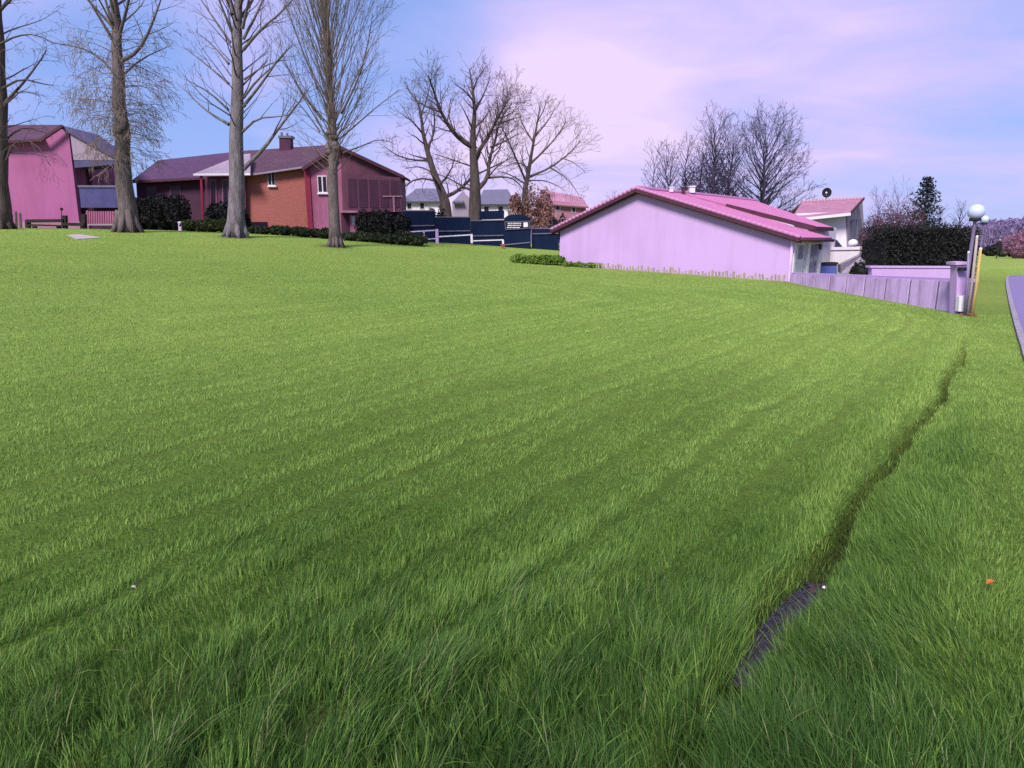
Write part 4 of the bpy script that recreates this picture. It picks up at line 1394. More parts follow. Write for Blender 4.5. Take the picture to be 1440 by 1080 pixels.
part('wall', M['white'], wh, lambda mb: mb.pix([(1120, 300), (1189, 298), (1192, 385), (1120, 385)], Y0, .3))
part('gable_wall', M['greywall'], wh, lambda mb: (mb.prism([P(1191, 299, Y0), P(1193, 382, Y0), P(1218, 378, Y0 + 5), P(1213, 283, Y0 + 5)], (-.3, .3, 0))))  # shaded side: its shade is painted as a greyer render than the front
part('roof', M['tilefar'], wh, lambda mb: (mb.slab([P(1112, 308, Y0 - .7), P(1196, 299, Y0 - .7), P(1214, 279.5, Y0 + 3.2), P(1128, 284, Y0 + 3.2)], .12),
                                           mb.slab([P(1214, 279.5, Y0 + 3.2), P(1128, 284, Y0 + 3.2), P(1128, 284, Y0 + 3.2) + V((0, 3.6, -1.0)), P(1214, 279.5, Y0 + 3.2) + V((0, 3.6, -1.0))], .12)))


def rd2(mb):
    a_, b_ = P(1128, 284, Y0 + 3.2), P(1214, 279.5, Y0 + 3.2)
    for i in range(18):
        mb.tube([a_.lerp(b_, i / 18), a_.lerp(b_, (i + 1.1) / 18) + V((0, 0, .03))], [.09, .11], 8)


part('ridge_tiles', M['tilefar'], wh, rd2, True)
part('fascia', M['whitep'], wh, lambda mb: mb.bar(P(1112, 310, Y0 - .74), P(1196, 301, Y0 - .74), .06, .16))
part('verge', M['fascia'], wh, lambda mb: mb.bar(P(1197, 299, Y0 - .7), P(1215, 279, Y0 + 3.2), .08, .14))
for a_ in (.18, .55):
    w_ = part('window', M['slate'], wh, lambda mb: mb.prism([P(1193, 312, Y0).lerp(P(1213, 305, Y0 + 4.6), a_), P(1193, 340, Y0).lerp(P(1214, 334, Y0 + 4.6), a_), P(1193, 340, Y0).lerp(P(1214, 334, Y0 + 4.6), a_ + .25), P(1193, 312, Y0).lerp(P(1213, 305, Y0 + 4.6), a_ + .25)], (.07, -.02, 0)))
dsh = thing('satellite_dish', 'dark round satellite dish on a mast above the white house roof', 'satellite dish', P(1162, 284, Y0 + 3.4))


def dish(mb):
    c = P(1162, 271, Y0 + 3.2)
    prof = [(.02, .0), (.16, .015), (.26, .05), (.30, .09), (.30, .11), (.24, .08), (.02, .04)]
    b0 = len(mb.v); n = 20
    for r_, z_ in prof:
        for j in range(n):
            a = 6.283 * j / n
            mb.v.append(c + V((r_ * math.cos(a), -z_ + .03, r_ * math.sin(a))))
    for i in range(len(prof) - 1):
        for j in range(n):
            jj = (j + 1) % n
            mb.face((b0 + i * n + j, b0 + i * n + jj, b0 + (i + 1) * n + jj, b0 + (i + 1) * n + j))


part('dish', M['cloth'], dsh, dish, True)
part('receiver', M['whitep'], dsh, lambda mb: (mb.ball(P(1162, 271, Y0 + 2.9), .06, 10, 6), mb.bar(P(1162, 271, Y0 + 2.9), P(1162, 276, Y0 + 3.15), .02, .02)))
part('mast', M['pole'], dsh, lambda mb: mb.tube([P(1162, 286, Y0 + 3.3), P(1162, 271, Y0 + 3.27)], [.025, .025], 6))

# terrace wall, car behind it, small yard things
tw = MB(); tw.pix([(1155, 351), (1212, 349), (1212, 384), (1155, 384)], 34, .25); tw.pix([(1153, 348.5), (1214, 346.5), (1214, 351), (1153, 352)], 33.94, .38)
tag(tw.build('terrace_wall', M['white'], origin=on_ground(1183, 34)), 'low white terrace wall in front of the white house', 'wall')


def car():
    Yc = 34.7
    g = on_ground(1181, Yc)
    zr = P(1181, 336, Yc).z
    root = thing('parked_car', 'dark blue car parked behind the white terrace wall', 'car', V((g.x, Yc, zr - 1.45)))
    cx, z0 = g.x, zr - 1.45
    W2 = .82

    def sec(y, pts): return [V((cx + x, Yc + y, z0 + z)) for x, z in pts]

    def loft(mb, secs):
        n = len(secs[0]); b0 = len(mb.v)
        for s_ in secs: mb.v += s_
        for i in range(len(secs) - 1):
            for j in range(n):
                jj = (j + 1) % n
                mb.face((b0 + i * n + j, b0 + i * n + jj, b0 + (i + 1) * n + jj, b0 + (i + 1) * n + j))
        mb.face(range(b0 + n - 1, b0 - 1, -1)); mb.face(range(b0 + (len(secs) - 1) * n, b0 + len(secs) * n))

    def low(h, w): return [(-w, .25), (w, .25), (w + .02, h * .6), (w - .06, h), (-w + .06, h), (-w - .02, h * .6)]
    body = part('body', M['carblue'], root, lambda mb: loft(mb, [sec(0, low(.62, .72)), sec(.25, low(.78, .8)), sec(1.2, low(.92, .82)), sec(3.6, low(.95, .82)), sec(4.0, low(.8, .74))]))
    cab = part('cabin', M['carblue'], root, lambda mb: loft(mb, [sec(1.15, [(-.7, .9), (.7, .9), (.68, .93), (-.68, .93)]), sec(1.9, [(-.74, .9), (.74, .9), (.56, 1.43), (-.56, 1.43)]), sec(3.0, [(-.74, .9), (.74, .9), (.55, 1.45), (-.55, 1.45)]), sec(3.8, [(-.7, .9), (.7, .9), (.6, 1.0), (-.6, 1.0)])]))
    part('windscreen', M['glass'], root, lambda mb: mb.prism(sec(1.28, [(-.64, 1.0), (.64, 1.0)]) + sec(1.82, [(.53, 1.37), (-.53, 1.37)]), (0, -.03, .02)))
    for sx in (-1, 1):
        part('headlight', M['globe'], root, lambda mb: mb.box((cx + sx * .58, Yc + .08, z0 + .6), (.26, .12, .12), 0, 0, .03))
        for yy in (.75, 3.25):
            wl = part('wheel', M['rubber'], root, lambda mb: mb.tube([V((cx + sx * .66, Yc + yy, z0 + .3)), V((cx + sx * .84, Yc + yy, z0 + .3))], [.3, .3], 16))
            part('rim', M['pole'], wl, lambda mb: mb.tube([V((cx + sx * .84, Yc + yy, z0 + .3)), V((cx + sx * .855, Yc + yy, z0 + .3))], [.19, .17], 12))
    part('bumper', M['whitep'], root, lambda mb: mb.box((cx, Yc - .04, z0 + .42), (1.1, .1, .16), 0, 0, .03))


car()
pl = thing('garden_urn', 'round white garden urn on the terrace wall', 'urn', P(1199, 347, 34.1))
part('bowl', M['whitep'], pl, lambda mb: mb.lathe(P(1199, 347, 34.1), [(.10, 0), (.2, .05), (.24, .16), (.2, .28), (.10, .35), (.02, .37)], 18), True)
bl = thing('blue_crate', 'blue plastic crate at the foot of the white terrace wall', 'crate', P(1166, 385, 31))
part('tub', M['bluebin'], bl, lambda mb: mb.pix([(1154, 372), (1177, 371), (1177, 386), (1154, 386)], 31, .5))
part('rim', M['black'], bl, lambda mb: mb.pix([(1152.5, 369.5), (1179, 368.8), (1179, 372), (1152.5, 372.6)], 30.95, .6))
dk = bush('dark_shrub', 'low dark plant clump at the end of the terrace wall', 'shrub', 1200, 1238, 369, 29, M['hedge'], 900, .07, 1.2, None, 44, 3)
mb = MB(); mb.prism([P(1182, 372, 30.2), P(1216, 356, 32.5), P(1222, 366, 32.5), P(1216, 384, 30.2), P(1182, 384, 30.2)], (.1, .5, 0))
tag(mb.build('sloping_ramp_wall', M['kerb'], origin=on_ground(1200, 30.5)), 'grey sloping ramp wall between terrace and dark hedge', 'wall')

# ------------------------------------------------------------------ concrete fence wall and gate corner
FA, FB = V((11.35, 27.4, 0)), P(1360, 442, 15.3)
fa_top, fb_top = P(1109, 385, 27.0).z, P(1360, 394, 15.35).z
fw = thing('concrete_fence', 'low weathered lavender concrete panel fence from house corner to lamp', 'fence', V(((FA.x + FB.x) / 2, (FA.y + FB.y) / 2, 0)))


def fpt(t, z=None, off=0):
    d = (FB - FA); d.z = 0; n_ = V((d.y, -d.x, 0)).normalized()       # towards the viewer's right
    q_ = FA + d * t - n_ * off
    zt_ = fa_top + (fb_top - fa_top) * t
    return V((q_.x, q_.y, tz(q_.x, q_.y) - .15 if z is None else zt_ + z))


NPAN = 9
_tt = [1 - (1 - i / NPAN) for i in range(NPAN + 1)]
for i in range(NPAN):
    t0, t1 = _tt[i] + .004, _tt[i + 1] - .004
    part('panel', M['fence'], fw, lambda mb: mb.prism([fpt(t0), fpt(t1), fpt(t1, -.045), fpt(t0, -.045)], (.09, 0, 0)))
for i in range(NPAN + 1):
    t0 = _tt[i]
    part('post', M['slate'], fw, lambda mb: mb.prism([fpt(t0 - .0012, None, .005), fpt(t0 + .0012, None, .005), fpt(t0 + .0012, -.045, .005), fpt(t0 - .0012, -.045, .005)], (.12, 0, 0)))
part('coping', M['gable'], fw, lambda mb: mb.prism([fpt(-.005, -.04, .05), fpt(.985, -.04, .05), fpt(.985, .03, .05), fpt(-.005, .03, .05)], (.22, 0, 0)))
gw = MB()
Yg = 21.5
gw.pix([(1226, 376), (1352, 376.5), (1352, 420), (1226, 420)], Yg, .22)
gw.pix([(1224, 374), (1354, 374.5), (1354, 377), (1224, 376.6)], Yg - .03, .3)
tag(gw.build('garden_wall', M['gable'], origin=on_ground(1290, Yg)), 'low lilac garden wall in front of the tall dark hedge', 'wall')
gpl = thing('gate_pillar', 'narrow lilac corner pillar with dark clutter beside the globe lamp', 'pillar', on_ground(1353, 15.5))
part('shaft', M['gable'], gpl, lambda mb: mb.pix([(1346, 372), (1360, 372), (1358, 442), (1344, 442)], 15.5, .24))
part('cap', M['fence'], gpl, lambda mb: mb.pix([(1344, 368.5), (1362, 368), (1362, 372), (1344, 372.6)], 15.46, .34))
part('meter_box', M['whitep'], gpl, lambda mb: mb.pix([(1349, 417), (1359, 416), (1358, 438), (1348, 438)], 15.36, .12))
part('letter_box', M['black'], gpl, lambda mb: mb.pix([(1351, 376), (1362, 376), (1362, 381), (1351, 381)], 15.36, .12))


# ------------------------------------------------------------------ lamps, stakes, pickets
def globe_lamp(px, Y, ptop, rg_, label):
    g = on_ground(px, Y)
    zt_ = P(px, ptop, Y).z
    root = thing('street_lamp', label, 'street lamp', g, 'white globe lamps beside the path')
    part('pole', M['pole'], root, lambda mb: mb.lathe(V((g.x, g.y, 0)), [(.07, g.z - .1), (.07, g.z + .12), (.045, g.z + .16), (.038, zt_ - 2 * rg_ - .05), (.07, zt_ - 2 * rg_)], 12), True)
    part('collar', M['black'], root, lambda mb: mb.lathe(V((g.x, g.y, zt_ - 2 * rg_)), [(.11, -.03), (.13, 0), (.12, .04)], 14))
    part('globe', M['globe'], root, lambda mb: mb.ball(V((g.x, g.y, zt_ - rg_)), rg_, 28, 16), True)


globe_lamp(1353, 16.2, 287, .18, 'near white globe lamp on a lilac pole at the wall corner')
globe_lamp(1373, 33, 303, .19, 'smaller distant white globe lamp just right of the near one')


def stake(name, label, a, b, r, m):
    root = thing(name, label, 'stake', a)
    pts = [a - V((0, 0, .1)), a.lerp(b, .5) + V((.012, 0, 0)), b]
    part('shaft', m, root, lambda mb: mb.tube(pts, [r * 1.1, r, r * .85], 8), True)
    part('tip', M['whitep'], root, lambda mb: mb.tube([b - V((0, 0, .01)), b + V((0, 0, .03))], [r * .95, r * .7], 8))


g = on_ground(1366.5, 15.0); stake('wooden_stake', 'tall yellow wooden stake leaning right beside the globe lamp', g, P(1379, 350, 15.0), .032, M['stakey'])
g = on_ground(1360.5, 15.1); stake('wooden_stake', 'pale whitish stake between pillar and yellow stake', g, P(1374, 333, 15.1), .03, M['stakew'])
g = on_ground(1357, 15.2); stake('wooden_stake', 'short crooked lilac stake touching the lilac corner pillar', g, P(1362, 355, 15.2), .025, M['pole'])
g = on_ground(1361, 14.9)
bk_ = thing('broken_bricks', 'small heap of red broken brick at the lamp foot', 'rubble', g)
for i in range(4):
    part('brick', M['brickr'], bk_, lambda mb: mb.box(g + V((rng.uniform(-.16, .16), rng.uniform(-.1, .1), rng.uniform(.02, .07))), (rng.uniform(.05, .09), .05, .04), rng.uniform(0, 3), 0, .01))

# little stakes along the gable foot and on along the fence
proto = None
for i in range(78):
    r_ = random.Random(900 + i)
    if i < 58:
        t = .22 + .775 * i / 57
        p = gp(WL * t, -.42 + r_.uniform(-.04, .04), 0); lab = 'short bleached stake in the row along the lavender gable foot'; grp = 'stakes along the gable foot'
    else:
        t = .03 + .62 * (i - 58) / 19
        p = fpt(t, 0, .22 + r_.uniform(-.03, .03)); lab = 'short bleached stake in the row along the concrete fence foot'; grp = 'stakes along the concrete fence'
    z = tz(p.x, p.y)
    if proto is None:
        mb = MB()
        mb.tube([V((0, 0, -.1)), V((.004, 0, .14)), V((0, .004, .28)), V((0, 0, .31))], [.045, .043, .04, .012], 7)
        proto = mb.build('border_stake', M['stake']); o = proto
    else:
        o = proto.copy(); COL.objects.link(o)
    o.location = (p.x, p.y, z)
    o.rotation_euler = (r_.uniform(-.1, .1), r_.uniform(-.12, .12), r_.uniform(0, 6))
    k = r_.uniform(.45, 1.1); o.scale = (r_.uniform(.8, 1.3), r_.uniform(.8, 1.3), k)
    tag(o, lab, 'stake', grp)

# ------------------------------------------------------------------ pink house at the left
YP = 46.0
ph = thing('pink_house', 'pink rendered house with plum roof and white gabled porch at far left', 'house', on_ground(60, YP))
part('wall', M['pink'], ph, lambda mb: mb.pix([(-70, 198), (60, 194), (86, 179), (96, 184), (113, 326), (-55, 326)], YP, .3))
part('side_wall', M['rose'], ph, lambda mb: mb.prism([P(112.5, 325, YP + .32), P(97, 190, YP + .32), P(97, 190, YP + .32) + V((0, 7, 0)), P(112.5, 325, YP + .32) + V((0, 7, 0))], (-.3, 0, 0)))


def proof(mb):
    e0, e1 = P(-85, 201, YP - .5), P(58, 196, YP - .5)
    r1, r0 = P(88, 175.5, YP + 3.2), P(-85, 175.5, YP + 3.2)
    mb.slab([e0, e1, r1, r0], .12)
    mb.slab([P(88, 175.5, YP + 3.2), P(-85, 175.5, YP + 3.2), P(-85, 175.5, YP + 3.2) + V((0, 3.4, -1.5)), P(88, 175.5, YP + 3.2) + V((0, 3.4, -1.5))], .12)


part('roof', M['tiledark'], ph, proof)


def pverge(mb):
    mb.bar(P(58, 197, YP - .5), P(88, 177, YP - .4), .2, .16); mb.bar(P(-80, 203, YP - .55), P(58, 197, YP - .55), .06, .16)


part('fascia', M['fascia'], ph, pverge)
a0, a1 = P(86, 176, YP - .3), P(164, 219, YP - .3)
part('porch_roof', M['navyroof'], ph, lambda mb: mb.slab([a1, a1 + V((0, 1.6, 0)), a0 + V((0, 4, 0)), a0], .2))
part('porch_gable', M['greywall'], ph, lambda mb: mb.pix([(98.5, 187), (163, 222), (163, 225), (103.5, 225)], YP - .1, .2))
part('porch_beam', M['navyroof'], ph, lambda mb: mb.pix([(104, 225.5), (163, 225.5), (163, 231), (105, 236)], YP - .1, 1.5))
part('recess_wall', M['plum'], ph, lambda mb: mb.pix([(100, 230), (125, 230), (128, 264), (100, 264)], YP + 1.7, .2))
part('balcony_panel', M['bluepanel'], ph, lambda mb: mb.pix([(111, 264), (166, 264), (168, 292), (114, 292)], YP - .05, .12))
part('balcony_rail', M['slate'], ph, lambda mb: mb.pix([(109, 260.5), (168, 260.5), (168, 263.5), (110, 263.5)], YP - .12, .2))
part('porch_post', M['navyroof'], ph, lambda mb: mb.pix([(160, 231), (164, 231), (173, 324), (169, 324)], YP - .1, .25))
part('lower_wall', M['maroon'], ph, lambda mb: mb.pix([(114, 292.5), (169, 292.5), (172, 326), (118, 326)], YP + .7, .2))


def slats(mb):
    for i in range(15):
        x = 121 + i * 3.3
        mb.pix([(x, 297), (x + 2.3, 297), (x + 2.6, 314), (x + .3, 314)], YP - .5, .05)
    mb.pix([(120, 300), (171, 300), (171, 302), (120, 302)], YP - .44, .06); mb.pix([(120, 310), (171, 310), (171, 312), (120, 312)], YP - .44, .06)


sf = thing('picket_fence', 'rose slatted fence under the pink house balcony', 'fence', on_ground(145, YP - .5))
part('pickets', M['rose'], sf, slats)
for x in (121, 169): part('post', M['rose'], sf, lambda mb: mb.pix([(x, 296), (x + 2.5, 296), (x + 4.5, 327), (x + 2, 327)], YP - .36, .12))
part('kickboard', M['greywall'], sf, lambda mb: mb.pix([(122, 314.5), (172, 314.5), (172, 317), (122, 317)], YP - .5, .05))
# plinth wall and timber rails in front
pw = MB(); pw.pix([(24, 312), (112, 312), (113, 330), (26, 330)], YP - 1.4, .3)
tag(pw.build('plinth_wall', M['pinkpale'], origin=on_ground(70, YP - 1.4)), 'low pale pink plinth wall behind the black timber rail', 'wall')
YR = 42.0
rl = thing('timber_rail_fence', 'low black timber rail fence in front of the pink house', 'fence', on_ground(80, YR))


def rpost(x, top, wd=5): return lambda mb: mb.pix([(x, top), (x + wd, top), (x + wd + 1, 331), (x + 1, 331)], YR, .22)


for x, t_ in ((35, 309), (45, 318), (79, 318), (87, 303), (114, 301)): part('post', M['black'], rl, rpost(x, t_, 5 if t_ < 315 else 4))
part('rail', M['black'], rl, lambda mb: mb.pix([(36, 308.5), (88, 308), (88, 312.5), (36, 313)], YR - .08, .07))
part('rail', M['black'], rl, lambda mb: mb.pix([(40, 315), (88, 316.5), (88, 318.5), (40, 317.5)], YR - .08, .07))
part('rail', M['black'], rl, lambda mb: mb.pix([(88, 313), (118, 313.5), (118, 318), (88, 317.5)], YR - .08, .07))
lp = thing('garden_light', 'tiny black garden light before the pink wall', 'garden light', on_ground(86.5, YR - .6))
part('stem', M['black'], lp, lambda mb: mb.tube([on_ground(86.5, YR - .6), P(86.5, 295, YR - .6)], [.02, .02], 6))
part('head', M['black'], lp, lambda mb: mb.ball(P(86.5, 294, YR - .6), .09, 10, 6))
pk = thing('picket_fence', 'short grey pickets beside the left edge tree', 'fence', on_ground(22, 41))
for x, t_ in ((14.5, 300), (20.5, 297), (26.5, 299)): part('picket', M['barkd'], pk, lambda mb: mb.pix([(x, t_ + 2), (x + 1.3, t_), (x + 2.6, t_ + 2), (x + 4, 330), (x + 1.4, 330)], 41, .06))
mb = MB()
q0 = [(95, 331), (112, 330), (143, 335), (108, 337)]
gq = [gnd(x, y) for x, y in q0]
for p in gq: p.z = tz(p.x, p.y) + .03
mb.prism([p - V((0, 0, .1)) for p in gq], (0, 0, .1))
tag(mb.build('paving_slab', M['paving'], origin=gq[0]), 'pale stone slab on the lawn before the black timber rail', 'slab')

# ------------------------------------------------------------------ dark maroon house
YD = 50.0
dh = thing('maroon_house', 'dark maroon house with violet hipped roof between two bare trees', 'house', on_ground(268, YD))
part('wall', M['maroon'], dh, lambda mb: mb.prism([P(196, 330, YD), P(350, 330, YD), P(349, 244, YD), P(191, 252, YD)], (0, 6, 0)))
part('roof', M['tileviolet'], dh, lambda mb: (mb.slab([P(187, 254, YD - .6), P(352, 245, YD - .6), P(352, 211, YD + 4), P(225, 225, YD + 4)], .14),
                                             mb.slab([P(187, 254, YD - .6) + V((0, 8, 0)), P(187, 254, YD - .6), P(225, 225, YD + 4), P(225, 225, YD + 4) + V((0, .6, 0))], .14),
                                             mb.slab([P(225, 225, YD + 4), P(352, 211, YD + 4), P(352, 211, YD + 4) + V((0, 4, -1.8)), P(225, 225, YD + 4) + V((-1.5, 4, -1.5))], .14)))
part('fascia', M['fascia'], dh, lambda mb: mb.bar(P(187, 256, YD - .62), P(352, 247, YD - .62), .06, .16))
part('porch_roof', M['greywall'], dh, lambda mb: mb.slab([P(272, 244.5, YD - 3.2), P(352, 244, YD - 3.2), P(352, 216, YD - .6), P(340, 217, YD - .6)], .12))
part('porch_fascia', M['whitep'], dh, lambda mb: mb.bar(P(272, 245.5, YD - 3.25), P(352, 245, YD - 3.25), .05, .13))
part('porch_post', M['magenta'], dh, lambda mb: mb.pix([(281, 247), (284, 247), (287.5, 331), (284.5, 331)], YD - 3.1, .12))
part('porch_side', M['plum'], dh, lambda mb: mb.pix([(288, 248), (345, 248), (346, 331), (291, 331)], YD - 2.4, .15))
for x in (295, 312, 328):
    wn = part('window', M['rose'], dh, lambda mb: mb.pix([(x, 252), (x + 9, 252), (x + 10, 300), (x + 1, 300)], YD - 2.46, .07))
    part('pane', M['glass'], wn, lambda mb: mb.pix([(x + 1.5, 254), (x + 7.5, 254), (x + 8.2, 298), (x + 2.2, 298)], YD - 2.49, .02))
for x in (205, 238):
    wn = part('window', M['plum'], dh, lambda mb: mb.pix([(x, 262), (x + 16, 261), (x + 17, 290), (x + 1, 290)], YD - .05, .07))
    part('pane', M['glass'], wn, lambda mb: mb.pix([(x + 2, 264), (x + 14, 263), (x + 15, 288), (x + 3, 288)], YD - .08, .02))
gpst = thing('garden_post', 'small pale post left of the pale-topped hedge', 'post', on_ground(252, 42))
part('shaft', M['fence'], gpst, lambda mb: mb.pix([(250.5, 314), (254.5, 314), (255, 327), (251, 327)], 42, .15))
part('cap', M['whitep'], gpst, lambda mb: mb.pix([(250, 311.5), (255, 311.5), (255, 314), (250, 314)], 41.97, .2))

# ------------------------------------------------------------------ orange brick house
YB = 48.0
bh = thing('brick_house', 'orange brick house with chimney, rose corner and plum veranda', 'house', on_ground(450, YB - 1))
part('wall', M['orange'], bh, lambda mb: mb.prism([P(343, 332, YB), P(434, 332, YB), P(430, 234, YB), P(340, 246, YB)], (0, 7, 0)))
YV = 46.4
part('gable_wall', M['rose'], bh, lambda mb: mb.pix([(434, 236), (476, 209), (562, 246), (566, 335), (440, 335)], YV, .3))
part('clad_wall', M['plum'], bh, lambda mb: mb.pix([(479, 211.5), (561.5, 247), (565.5, 299), (482, 299)], YV - .04, .04))
part('side_wall', M['plum'], bh, lambda mb: mb.prism([P(565.5, 335, YV + .32), P(562, 247, YV + .32), P(562, 247, YV + .32) + V((0, 2.4, 0)), P(565.5, 335, YV + .32) + V((0, 2.4, 0))], (-.3, 0, 0)))
part('corner_pipe', M['magenta'], bh, lambda mb: mb.prism([P(427.5, 238, YV - .1), P(435, 238, YV - .1), P(441, 335, YV - .1), P(434, 335, YV - .1)], (0, .3, 0)))
part('gutter', M['greywall'], bh, lambda mb: mb.bar(P(338, 248, YB - .45), P(428, 235, YB - .45), .12, .12))
ra_, rb_ = P(345, 212, YB + 4.5), P(478, 202.5, YB + 4.5)
part('roof', M['tiledark'], bh, lambda mb: (mb.slab([P(336, 247, YB - .5), P(430, 233.5, YB - .5), rb_, ra_], .14),
                                          mb.slab([rb_, ra_, ra_ + V((0, 4.5, -1.8)), rb_ + V((0, 4.5, -1.8))], .14)))
ap, el, er = P(476, 204.5, YV - .4), P(425, 236.5, YV - .4), P(568, 247.5, YV - .4)
part('gable_roof', M['tiledark'], bh, lambda mb: (mb.slab([el + V((0, 5, 0)), el, ap, ap + V((0, 7, 0))], .15), mb.slab([er, er + V((0, 3, 0)), ap + V((0, 7, 0)), ap], .15)))
part('verge', M['fascia'], bh, lambda mb: (mb.bar(ap - V((0, .05, .07)), el - V((0, .05, .07)), .08, .2), mb.bar(ap - V((0, .05, .07)), er - V((0, .05, .07)), .08, .2)))
ch = part('chimney', M['maroon'], bh, lambda mb: (mb.pix([(392.5, 194), (408, 194), (409, 214), (393, 214)], YB + 4.0, .7)))
part('cap', M['slate'], ch, lambda mb: mb.pix([(391, 190.5), (409.5, 190.5), (409.5, 194), (391, 194)], YB + 3.94, .82))
part('chimney_pot', M['slate'], ch, lambda mb: (mb.tube([P(396, 191, YB + 4.3), P(396, 186, YB + 4.3)], [.09, .08], 8), mb.tube([P(404, 191, YB + 4.3), P(404, 187, YB + 4.3)], [.09, .08], 8)))


def window(parent, pts, Y, bars=1, frame=M['whitep'], glass=M['glass'], sill=True):
    (x0, y0), (x1, y1) = pts
    w_ = part('window', frame, parent, lambda mb: mb.pix([(x0, y0), (x1, y0), (x1 + (y1 - y0) * .05, y1), (x0 + (y1 - y0) * .05, y1)], Y - .05, .06))
    n = bars + 1; dx = (x1 - x0) / n; s_ = (y1 - y0) * .05

    def panes(mb):
        for i in range(n):
            a, b = x0 + dx * i + dx * .14, x0 + dx * (i + 1) - dx * .14
            mb.pix([(a, y0 + 1.2), (b, y0 + 1.2), (b + s_, y1 - 1.5), (a + s_, y1 - 1.5)], Y - .075, .02)
    part('pane', glass, w_, panes)
    if sill: part('sill', frame, w_, lambda mb: mb.pix([(x0 - 1 + s_, y1), (x1 + 1.5 + s_, y1), (x1 + 1.5 + s_, y1 + 2), (x0 - 1 + s_, y1 + 2)], Y - .16, .2))


window(bh, ((376, 241), (386, 261)), YB, 1)
window(bh, ((446, 247), (459, 271)), YV, 1)
# veranda on the right half: glazing bars, slab, doors below
vr = part('veranda', M['plum'], bh, lambda mb: mb.pix([(484, 243), (562, 249.5), (565, 298), (486, 298)], YV - .9, .85))
part('pane', M['maroon'], vr, lambda mb: [mb.pix([(489 + i * 15, 251 + i * .6), (501 + i * 15, 251.6 + i * .6), (502.5 + i * 15, 292), (490.5 + i * 15, 292)], YV - .93, .02) for i in range(5)])
part('slab', M['pinkpale'], vr, lambda mb: mb.pix([(476, 296), (503, 296), (503, 299), (476, 299)], YV - 1.3, 1.2))
part('rail', M['pinkpale'], vr, lambda mb: (mb.pix([(538, 275), (566, 275), (566, 277), (538, 277)], YV - 1.0, .06), mb.pix([(552, 277), (554.5, 277), (555.5, 298), (553, 298)], YV - 1.0, .06)))
part('lower_wall', M['maroon'], bh, lambda mb: mb.pix([(479, 299.5), (565, 299.5), (567, 336), (481, 336)], YV - .45, .4))
dr = part('door', M['rose'], bh, lambda mb: mb.pix([(491, 302), (501, 302), (503, 333), (493, 333)], YV - .52, .06))
part('pane', M['glassl'], dr, lambda mb: mb.pix([(494, 304), (499, 304), (500, 316), (495, 316)], YV - .545, .02))
part('cellar_opening', M['glass'], bh, lambda mb: mb.pix([(352, 312), (376, 312), (377, 322), (353, 322)], YB - .03, .05))

# ------------------------------------------------------------------ navy fence, rails, lettered board, houses behind
YN = 44.0
nf = thing('navy_fence', 'dark navy board fence stepping down between brick house and lavender gable', 'fence', on_ground(660, YN))
for (x0, x1, y0, y1) in ((567, 611.5, 297, 342), (612, 661.5, 306, 344), (662, 709, 311, 347), (748, 786, 322, 354)):
    part('panel', M['darkblue'], nf, lambda mb: mb.pix([(x0, y0), (x1, y0), (x1, y1), (x0, y1)], YN, .12))
    part('capping', M['slate'], nf, lambda mb: mb.pix([(x0 - .3, y0 - 1.5), (x1, y0 - 1.5), (x1, y0 - .1), (x0 - .3, y0 - .1)], YN - .03, .18))
part('panel', M['darkblue'], nf, lambda mb: mb.pix([(674, 297), (709, 296), (709, 308), (674, 309)], YN + .9, .12))
for (x0, x1, y0) in ((612, 661, 324.5), (663, 708, 331), (567, 611, 317), (749, 785, 328), (674, 709, 309.5)):
    part('rail', M['slate'], nf, lambda mb: mb.pix([(x0, y0), (x1, y0 - .8), (x1, y0 + .7), (x0, y0 + 1.5)], YN - .07, .06))
lb = thing('lettered_board', 'arched dark navy board with a small pale lettered plate', 'sign board', on_ground(727, YN - .4))


def arch(mb):
    pts = [(709, 349), (709, 308)] + [(709 + 36.5 * (i / 10), 307 - 5.5 * math.sin(math.pi * (i / 10)) ** .5) for i in range(11)] + [(745.5, 308), (746.5, 351)]
    mb.pix(pts, YN - .4, .14)


part('board', M['darkblue'], lb, arch)
pla = part('plate', M['glass'], lb, lambda mb: mb.pix([(710, 312), (744, 311), (744.5, 321), (711, 323)], YN - .44, .03))


def plate_frame(mb):
    c = [(710, 312), (744, 311), (744.5, 321), (711, 323)]
    for i in range(4):
        a, b = c[i], c[(i + 1) % 4]
        mb.bar(P(*a, YN - .46), P(*b, YN - .46), .03, .04)


part('frame', M['slate'], pla, plate_frame)


def letters(mb):
    rg = random.Random(5)
    for row, (y, x0, x1) in enumerate(((313.2, 714, 733), (316.2, 714, 733), (319.2, 713, 731))):
        x = x0
        while x < x1:
            w_ = rg.uniform(.8, 1.8)
            mb.pix([(x, y), (x + w_, y - .05), (x + w_, y + 1.5), (x, y + 1.6)], YN - .455, .012)
            x += w_ + rg.uniform(.4, .8)
    mb.pix([(736, 312.8), (742, 312.6), (742.4, 319), (736.3, 319.4)], YN - .455, .012)


